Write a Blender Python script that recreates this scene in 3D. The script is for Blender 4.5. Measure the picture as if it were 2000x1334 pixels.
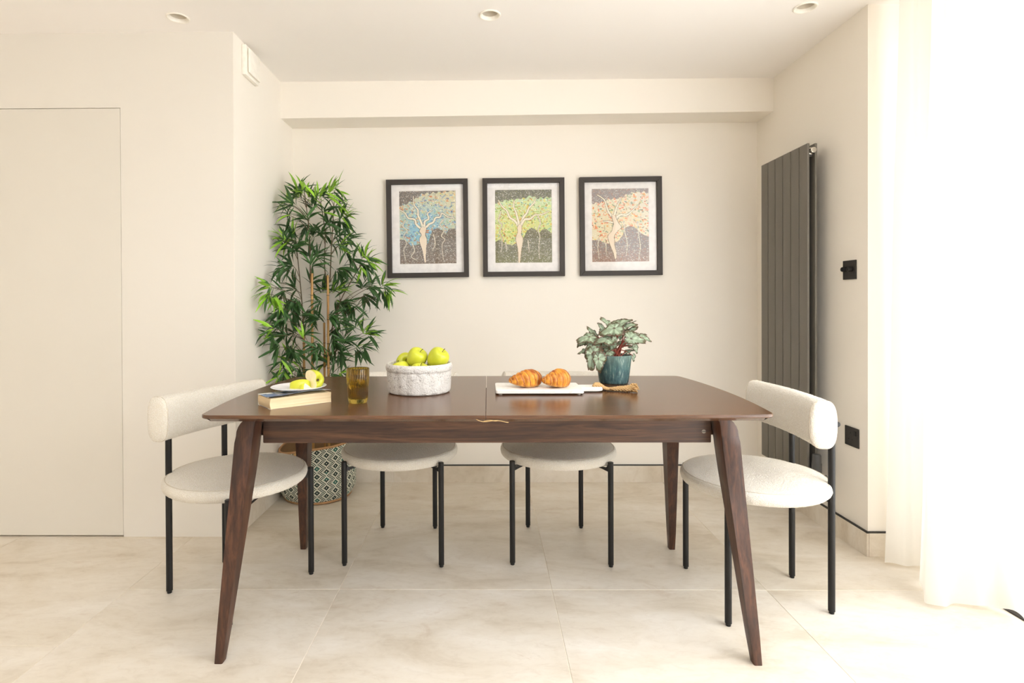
import bpy, bmesh, math, random
import numpy as np
from mathutils import Vector, Matrix, noise, Quaternion
PI = math.pi
sc = bpy.context.scene
for o in list(bpy.data.objects):
    bpy.data.objects.remove(o)
COL = sc.collection

# ------------------------------------------------------------------ camera
YAW, PITCH, ROLL, FPX = .011, .006, .004, 1095.0
cam_d = bpy.data.cameras.new('camera'); cam = bpy.data.objects.new('camera', cam_d); COL.objects.link(cam)
cam_d.sensor_fit = 'HORIZONTAL'; cam_d.sensor_width = 36.0; cam_d.lens = FPX * 36.0 / 2000.0
cam_d.shift_x = (1000 - 939.98) / 2000.0; cam_d.shift_y = (593.62 - 667) / 2000.0
cam_d.clip_start = .05
cam.location = (0, 0, 1.086)
cam.rotation_euler = (Matrix.Rotation(YAW, 3, 'Z') @ Matrix.Rotation(PI / 2 - PITCH, 3, 'X') @ Matrix.Rotation(-ROLL, 3, 'Z')).to_euler()
sc.camera = cam

# ------------------------------------------------------------------ world, daylight, exposure
w = bpy.data.worlds.new('sky'); sc.world = w; w.use_nodes = True
w.node_tree.nodes['Background'].inputs[0].default_value = (.93, .96, 1.0, 1)
w.node_tree.nodes['Background'].inputs[1].default_value = .5
def area(name, loc, rot, sx, sy, power, col):
    l = bpy.data.lights.new(name, 'AREA'); l.shape = 'RECTANGLE'; l.size = sx; l.size_y = sy; l.energy = power; l.color = col
    o = bpy.data.objects.new(name, l); o.location = loc; o.rotation_euler = rot; COL.objects.link(o); return o
# daylight outside the curtained sliding door (right), an added unseen rear window for fill, and the rooflight behind the camera
area('daylight_sliding_door', (2.12, .50, 1.16), (0, PI / 2, 0), 2.2, 2.5, 220, (.935, .962, 1.0))
area('fill_rear_glazing', (-.35, -3.16, 1.2), (PI / 2, 0, 0), 3.2, 2.1, 18, (.93, .96, 1.0))  # fill lamp behind the added rear window, outside the view
area('daylight_rooflight', (.22, -.05, 2.62), (0, 0, 0), 2.1, 1.85, 60, (.93, .96, 1.0))
vs = sc.view_settings
sc.display_settings.display_device = 'sRGB'
vs.view_transform = 'Standard'; vs.look = 'None'; vs.gamma = 1.0; vs.exposure = 0.10; vs.use_curve_mapping = False
cy = sc.cycles
cy.use_denoising = True; cy.max_bounces = 14; cy.diffuse_bounces = 8; cy.glossy_bounces = 5; cy.transmission_bounces = 12
cy.transparent_max_bounces = 24; cy.sample_clamp_indirect = 6.0; cy.caustics_reflective = False

# ------------------------------------------------------------------ helpers
def lin(c):
    return tuple(((v / 255.) / 12.92 if v / 255. <= .04045 else ((v / 255. + .055) / 1.055) ** 2.4) for v in c)
def L4(*c):
    return lin(c) + (1.0,)

def link(name, me, mat=None, parent=None, loc=None, rot=None, smooth=False):
    o = bpy.data.objects.new(name, me); COL.objects.link(o)
    if mat is not None and not me.materials:
        for m in (mat if isinstance(mat, (list, tuple)) else [mat]):
            me.materials.append(m)
    if smooth:
        me.polygons.foreach_set('use_smooth', [True] * len(me.polygons))
    if parent: o.parent = parent
    if loc is not None: o.location = loc
    if rot is not None: o.rotation_euler = rot
    return o

def tag(o, label=None, cat=None, group=None, kind=None):
    if label: o['label'] = label
    if cat: o['category'] = cat
    if group: o['group'] = group
    if kind: o['kind'] = kind
    return o

def thing(name, label, cat, loc=(0, 0, 0), rz=0, group=None):
    o = bpy.data.objects.new(name, None); o.empty_display_size = .05; COL.objects.link(o)
    o.location = loc; o.rotation_euler = (0, 0, rz)
    return tag(o, label, cat, group)

def mesh(name, V, Fc):
    me = bpy.data.meshes.new(name); me.from_pydata([tuple(v) for v in V], [], Fc); me.update(); return me

def from_bm(name, bm, sharp=None):
    bmesh.ops.recalc_face_normals(bm, faces=bm.faces[:])
    me = bpy.data.meshes.new(name); bm.to_mesh(me); bm.free()
    if sharp is not None:
        me.polygons.foreach_set('use_smooth', [True] * len(me.polygons))
        me.set_sharp_from_angle(angle=sharp)
    return me

def bx(bm, x0, x1, y0, y1, z0, z1, bevel=0, seg=1):
    vs_ = [bm.verts.new(p) for p in ((x0, y0, z0), (x1, y0, z0), (x1, y1, z0), (x0, y1, z0), (x0, y0, z1), (x1, y0, z1), (x1, y1, z1), (x0, y1, z1))]
    fs = [bm.faces.new([vs_[i] for i in f]) for f in ((0, 3, 2, 1), (4, 5, 6, 7), (0, 1, 5, 4), (1, 2, 6, 5), (2, 3, 7, 6), (3, 0, 4, 7))]
    if bevel:
        es = list({e for f in fs for e in f.edges})
        bmesh.ops.bevel(bm, geom=es, offset=bevel, segments=seg, affect='EDGES', profile=.5)
def box(name, x0, x1, y0, y1, z0, z1, bevel=0, seg=1):
    bm = bmesh.new(); bx(bm, x0, x1, y0, y1, z0, z1, bevel, seg)
    return from_bm(name, bm, .6 if bevel else None)

def lathe_bm(bm, prof, n=32, c=(0, 0, 0), rf=None, axis='Z'):
    rings = []
    for (r, z) in prof:
        ring = []
        if r < 1e-6:
            ring = [bm.verts.new(place((0, 0, z), c, axis))]
        else:
            for k in range(n):
                a = 2 * PI * k / n; rr = r if rf is None else rf(r, a, z)
                ring.append(bm.verts.new(place((rr * math.cos(a), rr * math.sin(a), z), c, axis)))
        rings.append(ring)
    for A, B in zip(rings, rings[1:]):
        for k in range(n):
            k2 = (k + 1) % n
            if len(A) == 1 and len(B) == 1: continue
            if len(A) == 1: bm.faces.new((A[0], B[k], B[k2]))
            elif len(B) == 1: bm.faces.new((A[k], B[0], A[k2]))
            else: bm.faces.new((A[k], B[k], B[k2], A[k2]))
def place(p, c, axis):
    x, y, z = p
    if axis == 'X': x, y, z = z, x, y
    elif axis == 'Y': x, y, z = y, z, x
    return (x + c[0], y + c[1], z + c[2])
def lathe(name, prof, n=32, c=(0, 0, 0), rf=None, axis='Z', sharp=.7):
    bm = bmesh.new(); lathe_bm(bm, prof, n, c, rf, axis); return from_bm(name, bm, sharp)
def rod(r, z0, z1, b=.001):
    return [(0, z0), (r - b, z0), (r, z0 + b), (r, z1 - b), (r - b, z1), (0, z1)]

def tube_bm(bm, pts, rad, n=8, cap=True):
    pts = [Vector(p) for p in pts]
    if not hasattr(rad, '__len__'): rad = [rad] * len(pts)
    t0 = (pts[1] - pts[0]).normalized()
    nrm = t0.orthogonal().normalized(); rings = []
    for i, p in enumerate(pts):
        t = (pts[min(i + 1, len(pts) - 1)] - pts[max(i - 1, 0)]).normalized()
        nrm = (nrm - t * nrm.dot(t)).normalized(); b = t.cross(nrm)
        rings.append([bm.verts.new(p + (nrm * math.cos(2 * PI * k / n) + b * math.sin(2 * PI * k / n)) * rad[i]) for k in range(n)])
    for A, B in zip(rings, rings[1:]):
        for k in range(n): bm.faces.new((A[k], A[(k + 1) % n], B[(k + 1) % n], B[k]))
    if cap:
        bm.faces.new(rings[0][::-1]); bm.faces.new(rings[-1])
def tube(name, pts, rad, n=8):
    bm = bmesh.new(); tube_bm(bm, pts, rad, n); return from_bm(name, bm, .8)

def spline(P, n):
    P = [Vector(p) for p in P]; out = []
    for i in range(len(P) - 1):
        p0 = P[max(i - 1, 0)]; p1 = P[i]; p2 = P[i + 1]; p3 = P[min(i + 2, len(P) - 1)]
        for k in range(n):
            t = k / n
            out.append(.5 * ((2 * p1) + (p2 - p0) * t + (2 * p0 - 5 * p1 + 4 * p2 - p3) * t * t + (3 * p1 - p0 - 3 * p2 + p3) * t ** 3))
    out.append(P[-1]); return out

# ------------------------------------------------------------------ materials
class NT:
    def __init__(s, name):
        s.m = bpy.data.materials.new(name); s.m.use_nodes = True; s.t = s.m.node_tree
        s.b = s.t.nodes['Principled BSDF']; s.out = s.t.nodes['Material Output']
    def n(s, typ, **kw):
        nd = s.t.nodes.new(typ)
        for k, v in kw.items():
            if k.startswith('_'): setattr(nd, k[1:], v)
            else: nd.inputs[k.replace('__', ' ')].default_value = v
        return nd
    def l(s, a, b): s.t.links.new(a, b)
    def coord(s, which='Object', scale=(1, 1, 1)):
        tc = s.n('ShaderNodeTexCoord'); mp = s.n('ShaderNodeMapping'); mp.inputs['Scale'].default_value = scale
        s.l(tc.outputs[which], mp.inputs['Vector']); return mp.outputs['Vector']
    def pos(s, scale=(1, 1, 1)):
        g = s.n('ShaderNodeNewGeometry'); mp = s.n('ShaderNodeMapping'); mp.inputs['Scale'].default_value = scale
        s.l(g.outputs['Position'], mp.inputs['Vector']); return mp.outputs['Vector']
    def noise(s, vec, scale, detail=3, rough=.5, dist=0):
        t = s.n('ShaderNodeTexNoise'); t.inputs['Scale'].default_value = scale; t.inputs['Detail'].default_value = detail
        t.inputs['Roughness'].default_value = rough; t.inputs['Distortion'].default_value = dist
        if vec is not None: s.l(vec, t.inputs['Vector'])
        return t.outputs['Fac']
    def ramp(s, fac, stops):
        r = s.n('ShaderNodeValToRGB'); e = r.color_ramp.elements
        while len(e) < len(stops): e.new(.5)
        for el, (p, c) in zip(e, stops): el.position = p; el.color = c
        s.l(fac, r.inputs['Fac']); return r.outputs['Color']
    def mix(s, fac, a, b, mode='MIX'):
        m = s.n('ShaderNodeMix', _data_type='RGBA', _blend_type=mode)
        for sock, v in ((m.inputs[0], fac), (m.inputs[6], a), (m.inputs[7], b)):
            if hasattr(v, 'links'): s.l(v, sock)
            else: sock.default_value = v
        return m.outputs[2]
    def bump(s, h, strength=.3, dist=.002):
        b = s.n('ShaderNodeBump'); b.inputs['Strength'].default_value = strength; b.inputs['Distance'].default_value = dist
        s.l(h, b.inputs['Height']); s.l(b.outputs['Normal'], s.b.inputs['Normal']); return b
    def set(s, **kw):
        for k, v in kw.items():
            k = k.replace('_', ' ')
            if hasattr(v, 'links'): s.l(v, s.b.inputs[k])
            else: s.b.inputs[k].default_value = v
        return s.m

def plain(name, c, rough=.5, metal=0, spec=.5, nscale=0, bump=0):
    t = NT(name)
    v = t.coord()
    f = t.noise(v, nscale or 40, 3)
    a = tuple(x * .95 for x in c[:3]) + (1,); b = tuple(min(1, x * 1.05) for x in c[:3]) + (1,)
    t.set(Base_Color=t.ramp(f, [(.3, a), (.7, b)]), Roughness=rough, Metallic=metal, Specular_IOR_Level=spec)
    if bump: t.bump(f, bump, .001)
    return t.m

def wall_paint(name, c):
    t = NT(name); v = t.pos()
    f = t.noise(v, 1.3, 3)
    a = tuple(x * .985 for x in c[:3]) + (1,)
    t.set(Base_Color=t.ramp(f, [(.3, a), (.7, c)]), Roughness=.72, Specular_IOR_Level=.25)
    t.bump(t.noise(v, 160, 3), .08, .001)
    return t.m
WALL = L4(240, 234, 224)
M_wall = wall_paint('cream_wall_paint', WALL)
M_wall_l = wall_paint('dimmed_cream_wall_paint', L4(227, 222, 213))  # left wall cream lowered to stand for the weaker light there
M_ceil = wall_paint('white_ceiling_paint', L4(243, 239, 235))
M_door = wall_paint('dimmed_cream_door_paint', L4(222, 217, 207))  # door cream dimmed likewise, the weaker light put into the colour

def stone_tile():
    t = NT('porcelain_stone_tile')
    oi = t.n('ShaderNodeObjectInfo'); g = t.n('ShaderNodeNewGeometry')
    sc_ = t.n('ShaderNodeVectorMath', _operation='SCALE'); t.l(oi.outputs['Location'], sc_.inputs[0]); sc_.inputs['Scale'].default_value = 3.7
    ad = t.n('ShaderNodeVectorMath', _operation='ADD'); t.l(g.outputs['Position'], ad.inputs[0]); t.l(sc_.outputs[0], ad.inputs[1])
    mp = t.n('ShaderNodeMapping'); mp.inputs['Scale'].default_value = (1.0, 2.2, 1); mp.inputs['Rotation'].default_value = (0, 0, .35)
    t.l(ad.outputs[0], mp.inputs['Vector']); v = mp.outputs[0]
    f = t.noise(v, 2.2, 6, .62, .6)
    c = t.ramp(f, [(.30, L4(200, 187, 167)), (.46, L4(218, 208, 192)), (.70, L4(231, 224, 213))])
    fn = t.noise(v, 17, 7, .72, .8)
    c = t.mix(.55, c, t.ramp(fn, [(.30, (.84, .81, .77, 1)), (.52, (1, 1, 1, 1)), (.75, (1.0, 1.0, 1.0, 1))]), 'MULTIPLY')
    st = t.noise(v, 4.0, 5, .7, 1.4)
    stm = t.ramp(st, [(.60, (0, 0, 0, 1)), (.76, (1, 1, 1, 1))])
    fac = t.n('ShaderNodeMath', _operation='MULTIPLY'); t.l(stm, fac.inputs[0]); fac.inputs[1].default_value = .42
    c = t.mix(fac.outputs[0], c, L4(184, 158, 130))
    t.set(Base_Color=c, Roughness=.42, Specular_IOR_Level=.4)
    t.bump(f, .05, .002)
    return t.m
M_tile = stone_tile()
M_grout = plain('pale_grout', L4(240, 230, 212), .85)
M_black_trim = plain('black_shadow_trim', L4(40, 36, 32), .6)

def wood(name, axis, dark, mid, light, rough=.38, fine=1.0, spec=.5):
    t = NT(name)
    s = {'X': (1.3, 26, 26), 'Z': (26, 26, 1.3), 'Y': (26, 1.3, 26)}[axis]
    v = t.coord('Object', tuple(k * fine for k in s))
    f = t.noise(v, 1.6, 5, .6, 1.1)
    c = t.ramp(f, [(.3, dark), (.5, mid), (.72, light)])
    s2 = tuple(k * 6 for k in s)
    v2 = t.coord('Object', s2); p = t.noise(v2, 1.5, 2, .6)
    pr = t.ramp(p, [(.36, (.50, .46, .42, 1)), (.52, (1, 1, 1, 1))])
    c = t.mix(.6, c, pr, 'MULTIPLY')
    t.set(Base_Color=c, Roughness=rough, Specular_IOR_Level=spec)
    t.bump(p, .12, .0006)
    return t.m
WD, WM, WLt = L4(46, 28, 19), L4(76, 49, 33), L4(112, 76, 50)
M_wood_x = wood('walnut_grain_along', 'X', WD, WM, WLt, .40)
M_wood_z = wood('walnut_grain_upright', 'Z', L4(46, 27, 18), L4(71, 43, 29), L4(98, 62, 42), .42)
M_wood_y = wood('walnut_grain_across', 'Y', WD, WM, WLt, .42)
M_top = wood('walnut_table_veneer', 'X', L4(80, 51, 31), L4(94, 62, 39), L4(108, 74, 47), .23, .8, .65)

def boucle():
    t = NT('cream_boucle'); v = t.coord('Object')
    vo = t.n('ShaderNodeTexVoronoi', _feature='F1'); vo.inputs['Scale'].default_value = 340; t.l(v, vo.inputs['Vector'])
    nz = t.noise(v, 300, 4, .65)
    h = t.n('ShaderNodeMath', _operation='SUBTRACT'); t.l(nz, h.inputs[0]); t.l(vo.outputs['Distance'], h.inputs[1])
    c = t.ramp(h.outputs[0], [(-.0, L4(231, 223, 208)), (.40, L4(247, 243, 235)), (.8, L4(251, 248, 242))])  # crevice shade between the loops put into the colour
    t.set(Base_Color=c, Roughness=.95, Specular_IOR_Level=.15, Sheen_Weight=.25, Sheen_Roughness=.5)
    t.bump(h.outputs[0], .8, .003)
    return t.m
M_boucle = boucle()
M_seam_shade = plain('boucle_seam_shadow', L4(206, 195, 176), .95, 0, .1, 400, .3)  # darker line painting the shade of the recessed seams
M_black = plain('black_powder_coat', L4(24, 22, 21), .42, 0, .35, 300, .05)
M_rad = plain('anthracite_radiator_enamel', L4(110, 105, 96), .48, 0, .4, 300, .02)
M_rad_dark = plain('anthracite_valve', L4(72, 71, 70), .45)
M_chrome = plain('chrome', L4(215, 212, 205), .18, 1.0)
M_black_plate = plain('matt_black_plate', L4(40, 37, 34), .45)
M_hole = plain('socket_hole', L4(8, 8, 8), .8)
M_frame = plain('charcoal_picture_frame', L4(62, 56, 52), .5, 0, .35, 200, .02)
M_mat = plain('white_mount_board', L4(240, 236, 233), .85)
M_white = plain('white_plastic', L4(243, 238, 228), .5)
M_lampglass = plain('downlight_lens', L4(120, 110, 96), .3)
M_baffle = plain('downlight_baffle', L4(206, 196, 180), .6)
M_ceramic = plain('white_glazed_ceramic', L4(240, 238, 238), .18)

def vcol(name, rough=.8, spec=.3, attr='Col', bumpn=0):
    t = NT(name); a = t.n('ShaderNodeVertexColor'); a.layer_name = attr
    t.set(Base_Color=a.outputs['Color'], Roughness=rough, Specular_IOR_Level=spec)
    if bumpn: t.bump(t.noise(t.coord(), bumpn, 3), .2, .001)
    return t.m
M_print = vcol('art_print_paper', .8, .2)
M_weave = vcol('woven_basket', .9, .1, 'Col')
M_bego = vcol('begonia_leaf', .42, .4, 'Col', 260)

def glass_pane():
    m = bpy.data.materials.new('picture_glass'); m.use_nodes = True; t = m.node_tree
    for n in list(t.nodes): t.nodes.remove(n)
    o = t.nodes.new('ShaderNodeOutputMaterial'); mx = t.nodes.new('ShaderNodeMixShader'); tr = t.nodes.new('ShaderNodeBsdfTransparent')
    gl = t.nodes.new('ShaderNodeBsdfGlossy'); gl.inputs['Roughness'].default_value = .01; fr = t.nodes.new('ShaderNodeFresnel'); fr.inputs['IOR'].default_value = 1.52
    ge = t.nodes.new('ShaderNodeNewGeometry'); mr = t.nodes.new('ShaderNodeMapRange'); mr.inputs['To Min'].default_value = 1.52; mr.inputs['To Max'].default_value = 1 / 1.52
    t.links.new(ge.outputs['Backfacing'], mr.inputs['Value']); t.links.new(mr.outputs[0], fr.inputs['IOR'])
    t.links.new(fr.outputs[0], mx.inputs[0]); t.links.new(tr.outputs[0], mx.inputs[1]); t.links.new(gl.outputs[0], mx.inputs[2]); t.links.new(mx.outputs[0], o.inputs[0])
    return m
M_glass = glass_pane()

def sheer():
    m = bpy.data.materials.new('white_sheer_voile'); m.use_nodes = True; t = m.node_tree
    for n in list(t.nodes): t.nodes.remove(n)
    o = t.nodes.new('ShaderNodeOutputMaterial'); m1 = t.nodes.new('ShaderNodeMixShader'); m2 = t.nodes.new('ShaderNodeMixShader')
    d = t.nodes.new('ShaderNodeBsdfDiffuse'); d.inputs['Color'].default_value = (.93, .925, .90, 1)
    tl = t.nodes.new('ShaderNodeBsdfTranslucent'); tl.inputs['Color'].default_value = (.95, .945, .92, 1)
    tr = t.nodes.new('ShaderNodeBsdfTransparent')
    tc = t.nodes.new('ShaderNodeTexCoord'); wv = t.nodes.new('ShaderNodeTexWave'); wv.inputs['Scale'].default_value = 260; wv.bands_direction = 'Z'
    wv.inputs['Distortion'].default_value = 1.0
    rp = t.nodes.new('ShaderNodeMapRange'); rp.inputs['To Min'].default_value = .03; rp.inputs['To Max'].default_value = .10
    t.links.new(tc.outputs['Object'], wv.inputs['Vector']); t.links.new(wv.outputs['Fac'], rp.inputs['Value'])
    m1.inputs[0].default_value = .62
    t.links.new(d.outputs[0], m1.inputs[1]); t.links.new(tl.outputs[0], m1.inputs[2])
    t.links.new(rp.outputs[0], m2.inputs[0]); t.links.new(m1.outputs[0], m2.inputs[1]); t.links.new(tr.outputs[0], m2.inputs[2])
    t.links.new(m2.outputs[0], o.inputs[0]); return m
M_sheer = sheer()

# ------------------------------------------------------------------ room shell
XL, XR, FY, BY, CZ = -1.163, 1.604, 2.569, 3.352, 2.325
def struct(name, me, mat, parent=None, **k):
    o = link(name, me, mat, parent, **k)
    if parent is None: o['kind'] = 'structure'
    return o
RX0, RX1, RY0 = -3.1, 2.0, -3.0

floor = struct('floor', box('floor', RX0 - .1, RX1 + .3, RY0 - .1, BY + .1, -.05, -.0015), M_grout)
TS, G = .8, .002
tile_me = box('tile', -TS / 2 + G / 2, TS / 2 - G / 2, -TS / 2 + G / 2, TS / 2 - G / 2, -.010, 0, .0008)
for i in range(-3, 4):
    for j in range(-6, 3):
        cx = -.162 + .4 - .4 + i * TS; cyy = 2.1 + .4 + j * TS - (.35 if cx < -1.37 else 0)
        if cx - .4 > RX1 or cyy - .4 > BY: continue
        link('tile', tile_me, M_tile, floor, (cx, cyy, 0))

def wall_with_hole(name, plane, a0, a1, z0, z1, holes, t0, t1, mat):
    """a slab in the plane x=const or y=const, cut by rectangular holes (a0,a1,z0,z1)"""
    bm = bmesh.new()
    As = sorted({a0, a1} | {h[0] for h in holes} | {h[1] for h in holes}); Zs = sorted({z0, z1} | {h[2] for h in holes} | {h[3] for h in holes})
    def solid(i, j):
        if i < 0 or j < 0 or i >= len(As) - 1 or j >= len(Zs) - 1: return False
        ca = (As[i] + As[i + 1]) / 2; cz = (Zs[j] + Zs[j + 1]) / 2
        return not any(h[0] < ca < h[1] and h[2] < cz < h[3] for h in holes)
    cache = {}
    def V(a, z, t):
        k = (round(a, 5), round(z, 5), round(t, 5))
        if k not in cache: cache[k] = bm.verts.new((t, a, z) if plane == 'x' else (a, t, z))
        return cache[k]
    for i in range(len(As) - 1):
        for j in range(len(Zs) - 1):
            if not solid(i, j): continue
            A, B, C, D = As[i], As[i + 1], Zs[j], Zs[j + 1]
            for t in (t0, t1): bm.faces.new((V(A, C, t), V(B, C, t), V(B, D, t), V(A, D, t)))
            if not solid(i - 1, j): bm.faces.new((V(A, C, t0), V(A, D, t0), V(A, D, t1), V(A, C, t1)))
            if not solid(i + 1, j): bm.faces.new((V(B, C, t0), V(B, D, t0), V(B, D, t1), V(B, C, t1)))
            if not solid(i, j - 1): bm.faces.new((V(A, C, t0), V(B, C, t0), V(B, C, t1), V(A, C, t1)))
            if not solid(i, j + 1): bm.faces.new((V(A, D, t0), V(B, D, t0), V(B, D, t1), V(A, D, t1)))
    return from_bm(name, bm)

struct('wall_back', box('wall_back', XL - .12, RX1 + .2, BY, BY + .12, 0, CZ), M_wall)
# the left return: a solid block with the flush door in its front face
DX0, DX1, DZ1 = -2.46, -1.687, 1.981
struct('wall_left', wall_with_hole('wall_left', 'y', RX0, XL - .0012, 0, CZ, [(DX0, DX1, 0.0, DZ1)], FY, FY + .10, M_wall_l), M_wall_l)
bm = bmesh.new(); bx(bm, XL - .12, XL, FY + .10, BY, 0, CZ); bx(bm, XL - .0012, XL, FY + .0002, FY + .10, 0, CZ)
struct('wall_alcove', from_bm('wall_alcove', bm), M_wall)
struct('wall_right', box('wall_right', XR, RX1 + .2, 2.382, BY, 0, CZ), M_wall)
struct('wall_window', wall_with_hole('wall_window', 'x', RY0, 2.382, 0, CZ, [(-.80, 1.80, 0, 2.24)], RX1, RX1 + .1, M_wall), M_wall)
struct('wall_side', box('wall_side', RX0 - .1, RX0, RY0, FY + .1, 0, CZ), M_wall)
struct('wall_rear', wall_with_hole('wall_rear', 'y', RX0 - .1, RX1 + .1, 0, CZ, [(-1.95, 1.25, .12, 2.22)], RY0 - .1, RY0, M_wall), M_wall)
# bulkhead over the alcove, very slightly out of level as in the photograph
bm = bmesh.new(); bx(bm, XL - .01, XR + .01, 3.16, BY + .01, 2.1, CZ + .03)
for v in bm.verts:
    if v.co.z < 2.2: v.co.z = 2.119 if v.co.x < 0 else 2.138
struct('wall_bulkhead', from_bm('wall_bulkhead', bm), M_wall)

# door: flush with the wall, thin shadow joints
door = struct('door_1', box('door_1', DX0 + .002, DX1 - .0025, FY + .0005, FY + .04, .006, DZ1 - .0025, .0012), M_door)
link('door_stop', box('door_stop', DX0, DX1, FY + .055, FY + .07, 0, DZ1), M_black_trim, door)

# tiled skirting, each tile its own piece, under a black shadow bead
def skirting(side, runs, joint_list):
    root = bpy.data.objects.new('baseboard_' + side, None); COL.objects.link(root); root['kind'] = 'structure'
    for (ax, a0, a1, p0, p1) in runs:
        cuts = [a0] + [c for c in joint_list if a0 + .01 < c < a1 - .01] + [a1]
        for c0, c1 in zip(cuts, cuts[1:]):
            g = .0005
            if ax == 'x': me = box('tile', c0 + g, c1 - g, p0, p1, 0, .0985, .0008); bd = box('bead', c0, c1, p0 + .001, p1, .0985, .1045)
            else: me = box('tile', p0, p1, c0 + g, c1 - g, 0, .0985, .0008); bd = box('bead', p0 + .0005, p1 - .0005, c0, c1, .0985, .1045)
            link('tile', me, M_tile, root); link('bead', bd, M_black_trim, root)
    return root
skirting('back', [('x', XL + .011, XR - .011, BY - .010, BY)], [-.565, .235, 1.035])
skirting('left', [('y', FY + .002, BY - .0115, XL, XL + .010)], [2.9])
skirting('right', [('y', 2.373, BY - .0115, XR - .010, XR), ('x', XR, RX1, 2.373, 2.382)], [2.9, 1.9])

# ceiling with holes for the downlights and the rooflight behind the camera
DL = [(-1.343, 2.437), (.016, 2.44), (1.354, 2.402)]
bm = bmesh.new()
def loop(pts):
    vs_ = [bm.verts.new(p) for p in pts]; return [bm.edges.new((vs_[i], vs_[(i + 1) % len(vs_)])) for i in range(len(vs_))]
es = loop([(RX0 - .1, RY0 - .1, CZ), (RX1 + .2, RY0 - .1, CZ), (RX1 + .2, BY + .12, CZ), (RX0 - .1, BY + .12, CZ)])
for (x, y) in DL: es += loop([(x + .040 * math.cos(2 * PI * k / 32), y + .040 * math.sin(2 * PI * k / 32), CZ) for k in range(32)])
SK = (-.85, 1.3, -1.0, .9)
es += loop([(SK[0], SK[2], CZ), (SK[1], SK[2], CZ), (SK[1], SK[3], CZ), (SK[0], SK[3], CZ)])
bmesh.ops.triangle_fill(bm, use_beauty=True, use_dissolve=False, edges=es)
r = bmesh.ops.extrude_face_region(bm, geom=bm.faces[:])
bmesh.ops.translate(bm, vec=(0, 0, .12), verts=[v for v in r['geom'] if isinstance(v, bmesh.types.BMVert)])
struct('ceiling', from_bm('ceiling', bm), M_ceil)
M_wframe = plain('black_aluminium', L4(36, 35, 34), .45)
def glazing(name, plane, a0, a1, z0, z1, t, nbars, mat=M_wframe, sill=.03):
    root = bpy.data.objects.new(name, None); COL.objects.link(root); root['kind'] = 'structure'
    def B(nm, A0, A1, Z0, Z1, th, m):
        if plane == 'x': me = box(nm, t - th, t + th, A0, A1, Z0, Z1)
        elif plane == 'y': me = box(nm, A0, A1, t - th, t + th, Z0, Z1)
        else: me = box(nm, A0, A1, Z0, Z1, t - th, t + th)
        link(nm, me, m, root)
    fw = .05
    B('frame_side', a0, a0 + fw, z0, z1, .03, mat); B('frame_side', a1 - fw, a1, z0, z1, .03, mat)
    B('frame_rail', a0 + fw, a1 - fw, z0, z0 + sill, .03, mat); B('frame_rail', a0 + fw, a1 - fw, z1 - fw, z1, .03, mat)
    cs = [a0 + fw + (a1 - a0 - 2 * fw) * k / (nbars + 1) for k in range(nbars + 2)]
    for c in cs[1:-1]: B('mullion', c - .025, c + .025, z0 + sill, z1 - fw, .028, mat)
    for c0, c1 in zip(cs, cs[1:]): B('pane', c0 + .026, c1 - .026, z0 + sill, z1 - fw, .004, M_glass)
    return root
glazing('window_1', 'x', -.80, 1.80, 0, 2.24, RX1 + .05, 1)
glazing('window_added_fill', 'y', -1.95, 1.25, .12, 2.22, RY0 - .05, 2)  # unseen rear window, added and placed for its fill light
glazing('window_3', 'z', SK[0], SK[1], SK[2], SK[3], CZ + .10, 1, M_white, .05)
struct('trim_1', box('trim_1', 1.80, 1.93, -.80, 2.10, 0, .005), M_black_trim)

# downlights
def downlight(x, y, label):
    t = thing('downlight', label, 'downlight', (x, y, CZ), 0, 'recessed ceiling downlights')
    link('trim_ring', lathe('trim_ring', [(.0385, .004), (.047, .0), (.0475, -.003), (.044, -.005), (.040, -.004), (.036, .002), (.0345, .01), (.0385, .01)], 40), M_white, t)
    link('baffle', lathe('baffle', [(.0385, .010), (.0345, .010), (.031, .022), (.028, .034), (.026, .046), (.0385, .046), (.0385, .010)], 40), M_baffle, t)
    link('lens', lathe('lens', [(0, .040), (.02, .0405), (.0255, .043), (.0255, .05), (0, .05)], 32), M_lampglass, t)
downlight(*DL[0], 'white recessed downlight above the flush door wall')
downlight(*DL[1], 'white recessed downlight in the ceiling above the middle of the table')
downlight(*DL[2], 'white recessed downlight in the ceiling nearest the curtain')

# vent cover on the alcove wall near the ceiling
t = thing('vent_cover', 'square white vent cover high on the alcove wall by the ceiling', 'vent', (XL, 2.732, 2.237))
link('casing', box('casing', 0, .022, -.078, .078, -.072, .072, .004, 2), M_white, t)
link('front_plate', box('front_plate', .026, .034, -.064, .064, -.058, .058, .003, 2), M_white, t)
link('spacer', box('spacer', .021, .027, -.05, .05, -.045, .045), M_white, t)

# ------------------------------------------------------------------ curtain
HEM = [(1.607, 2.286), (1.655, 2.258), (1.715, 2.270), (1.765, 2.225), (1.72, 2.165), (1.645, 2.150), (1.590, 2.06), (1.540, 1.985), (1.575, 1.950), (1.642, 1.990),
       (1.70, 1.955), (1.762, 1.962), (1.79, 1.90), (1.735, 1.825), (1.65, 1.74), (1.60, 1.65), (1.67, 1.58), (1.755, 1.54), (1.77, 1.46), (1.66, 1.38), (1.59, 1.28), (1.66, 1.2),
       (1.75, 1.15), (1.76, 1.05), (1.65, .98), (1.60, .87), (1.67, .79), (1.75, .74), (1.75, .63), (1.65, .55), (1.60, .44), (1.68, .36), (1.75, .3), (1.74, .2), (1.65, .1), (1.6, 0), (1.68, -.1),
       (1.75, -.16), (1.74, -.28), (1.64, -.38), (1.61, -.5), (1.69, -.6), (1.75, -.68), (1.74, -.8), (1.66, -.9), (1.7, -1.0), (1.72, -1.1)]
hem = spline([(x, y, 0) for x, y in HEM], 8)
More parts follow.
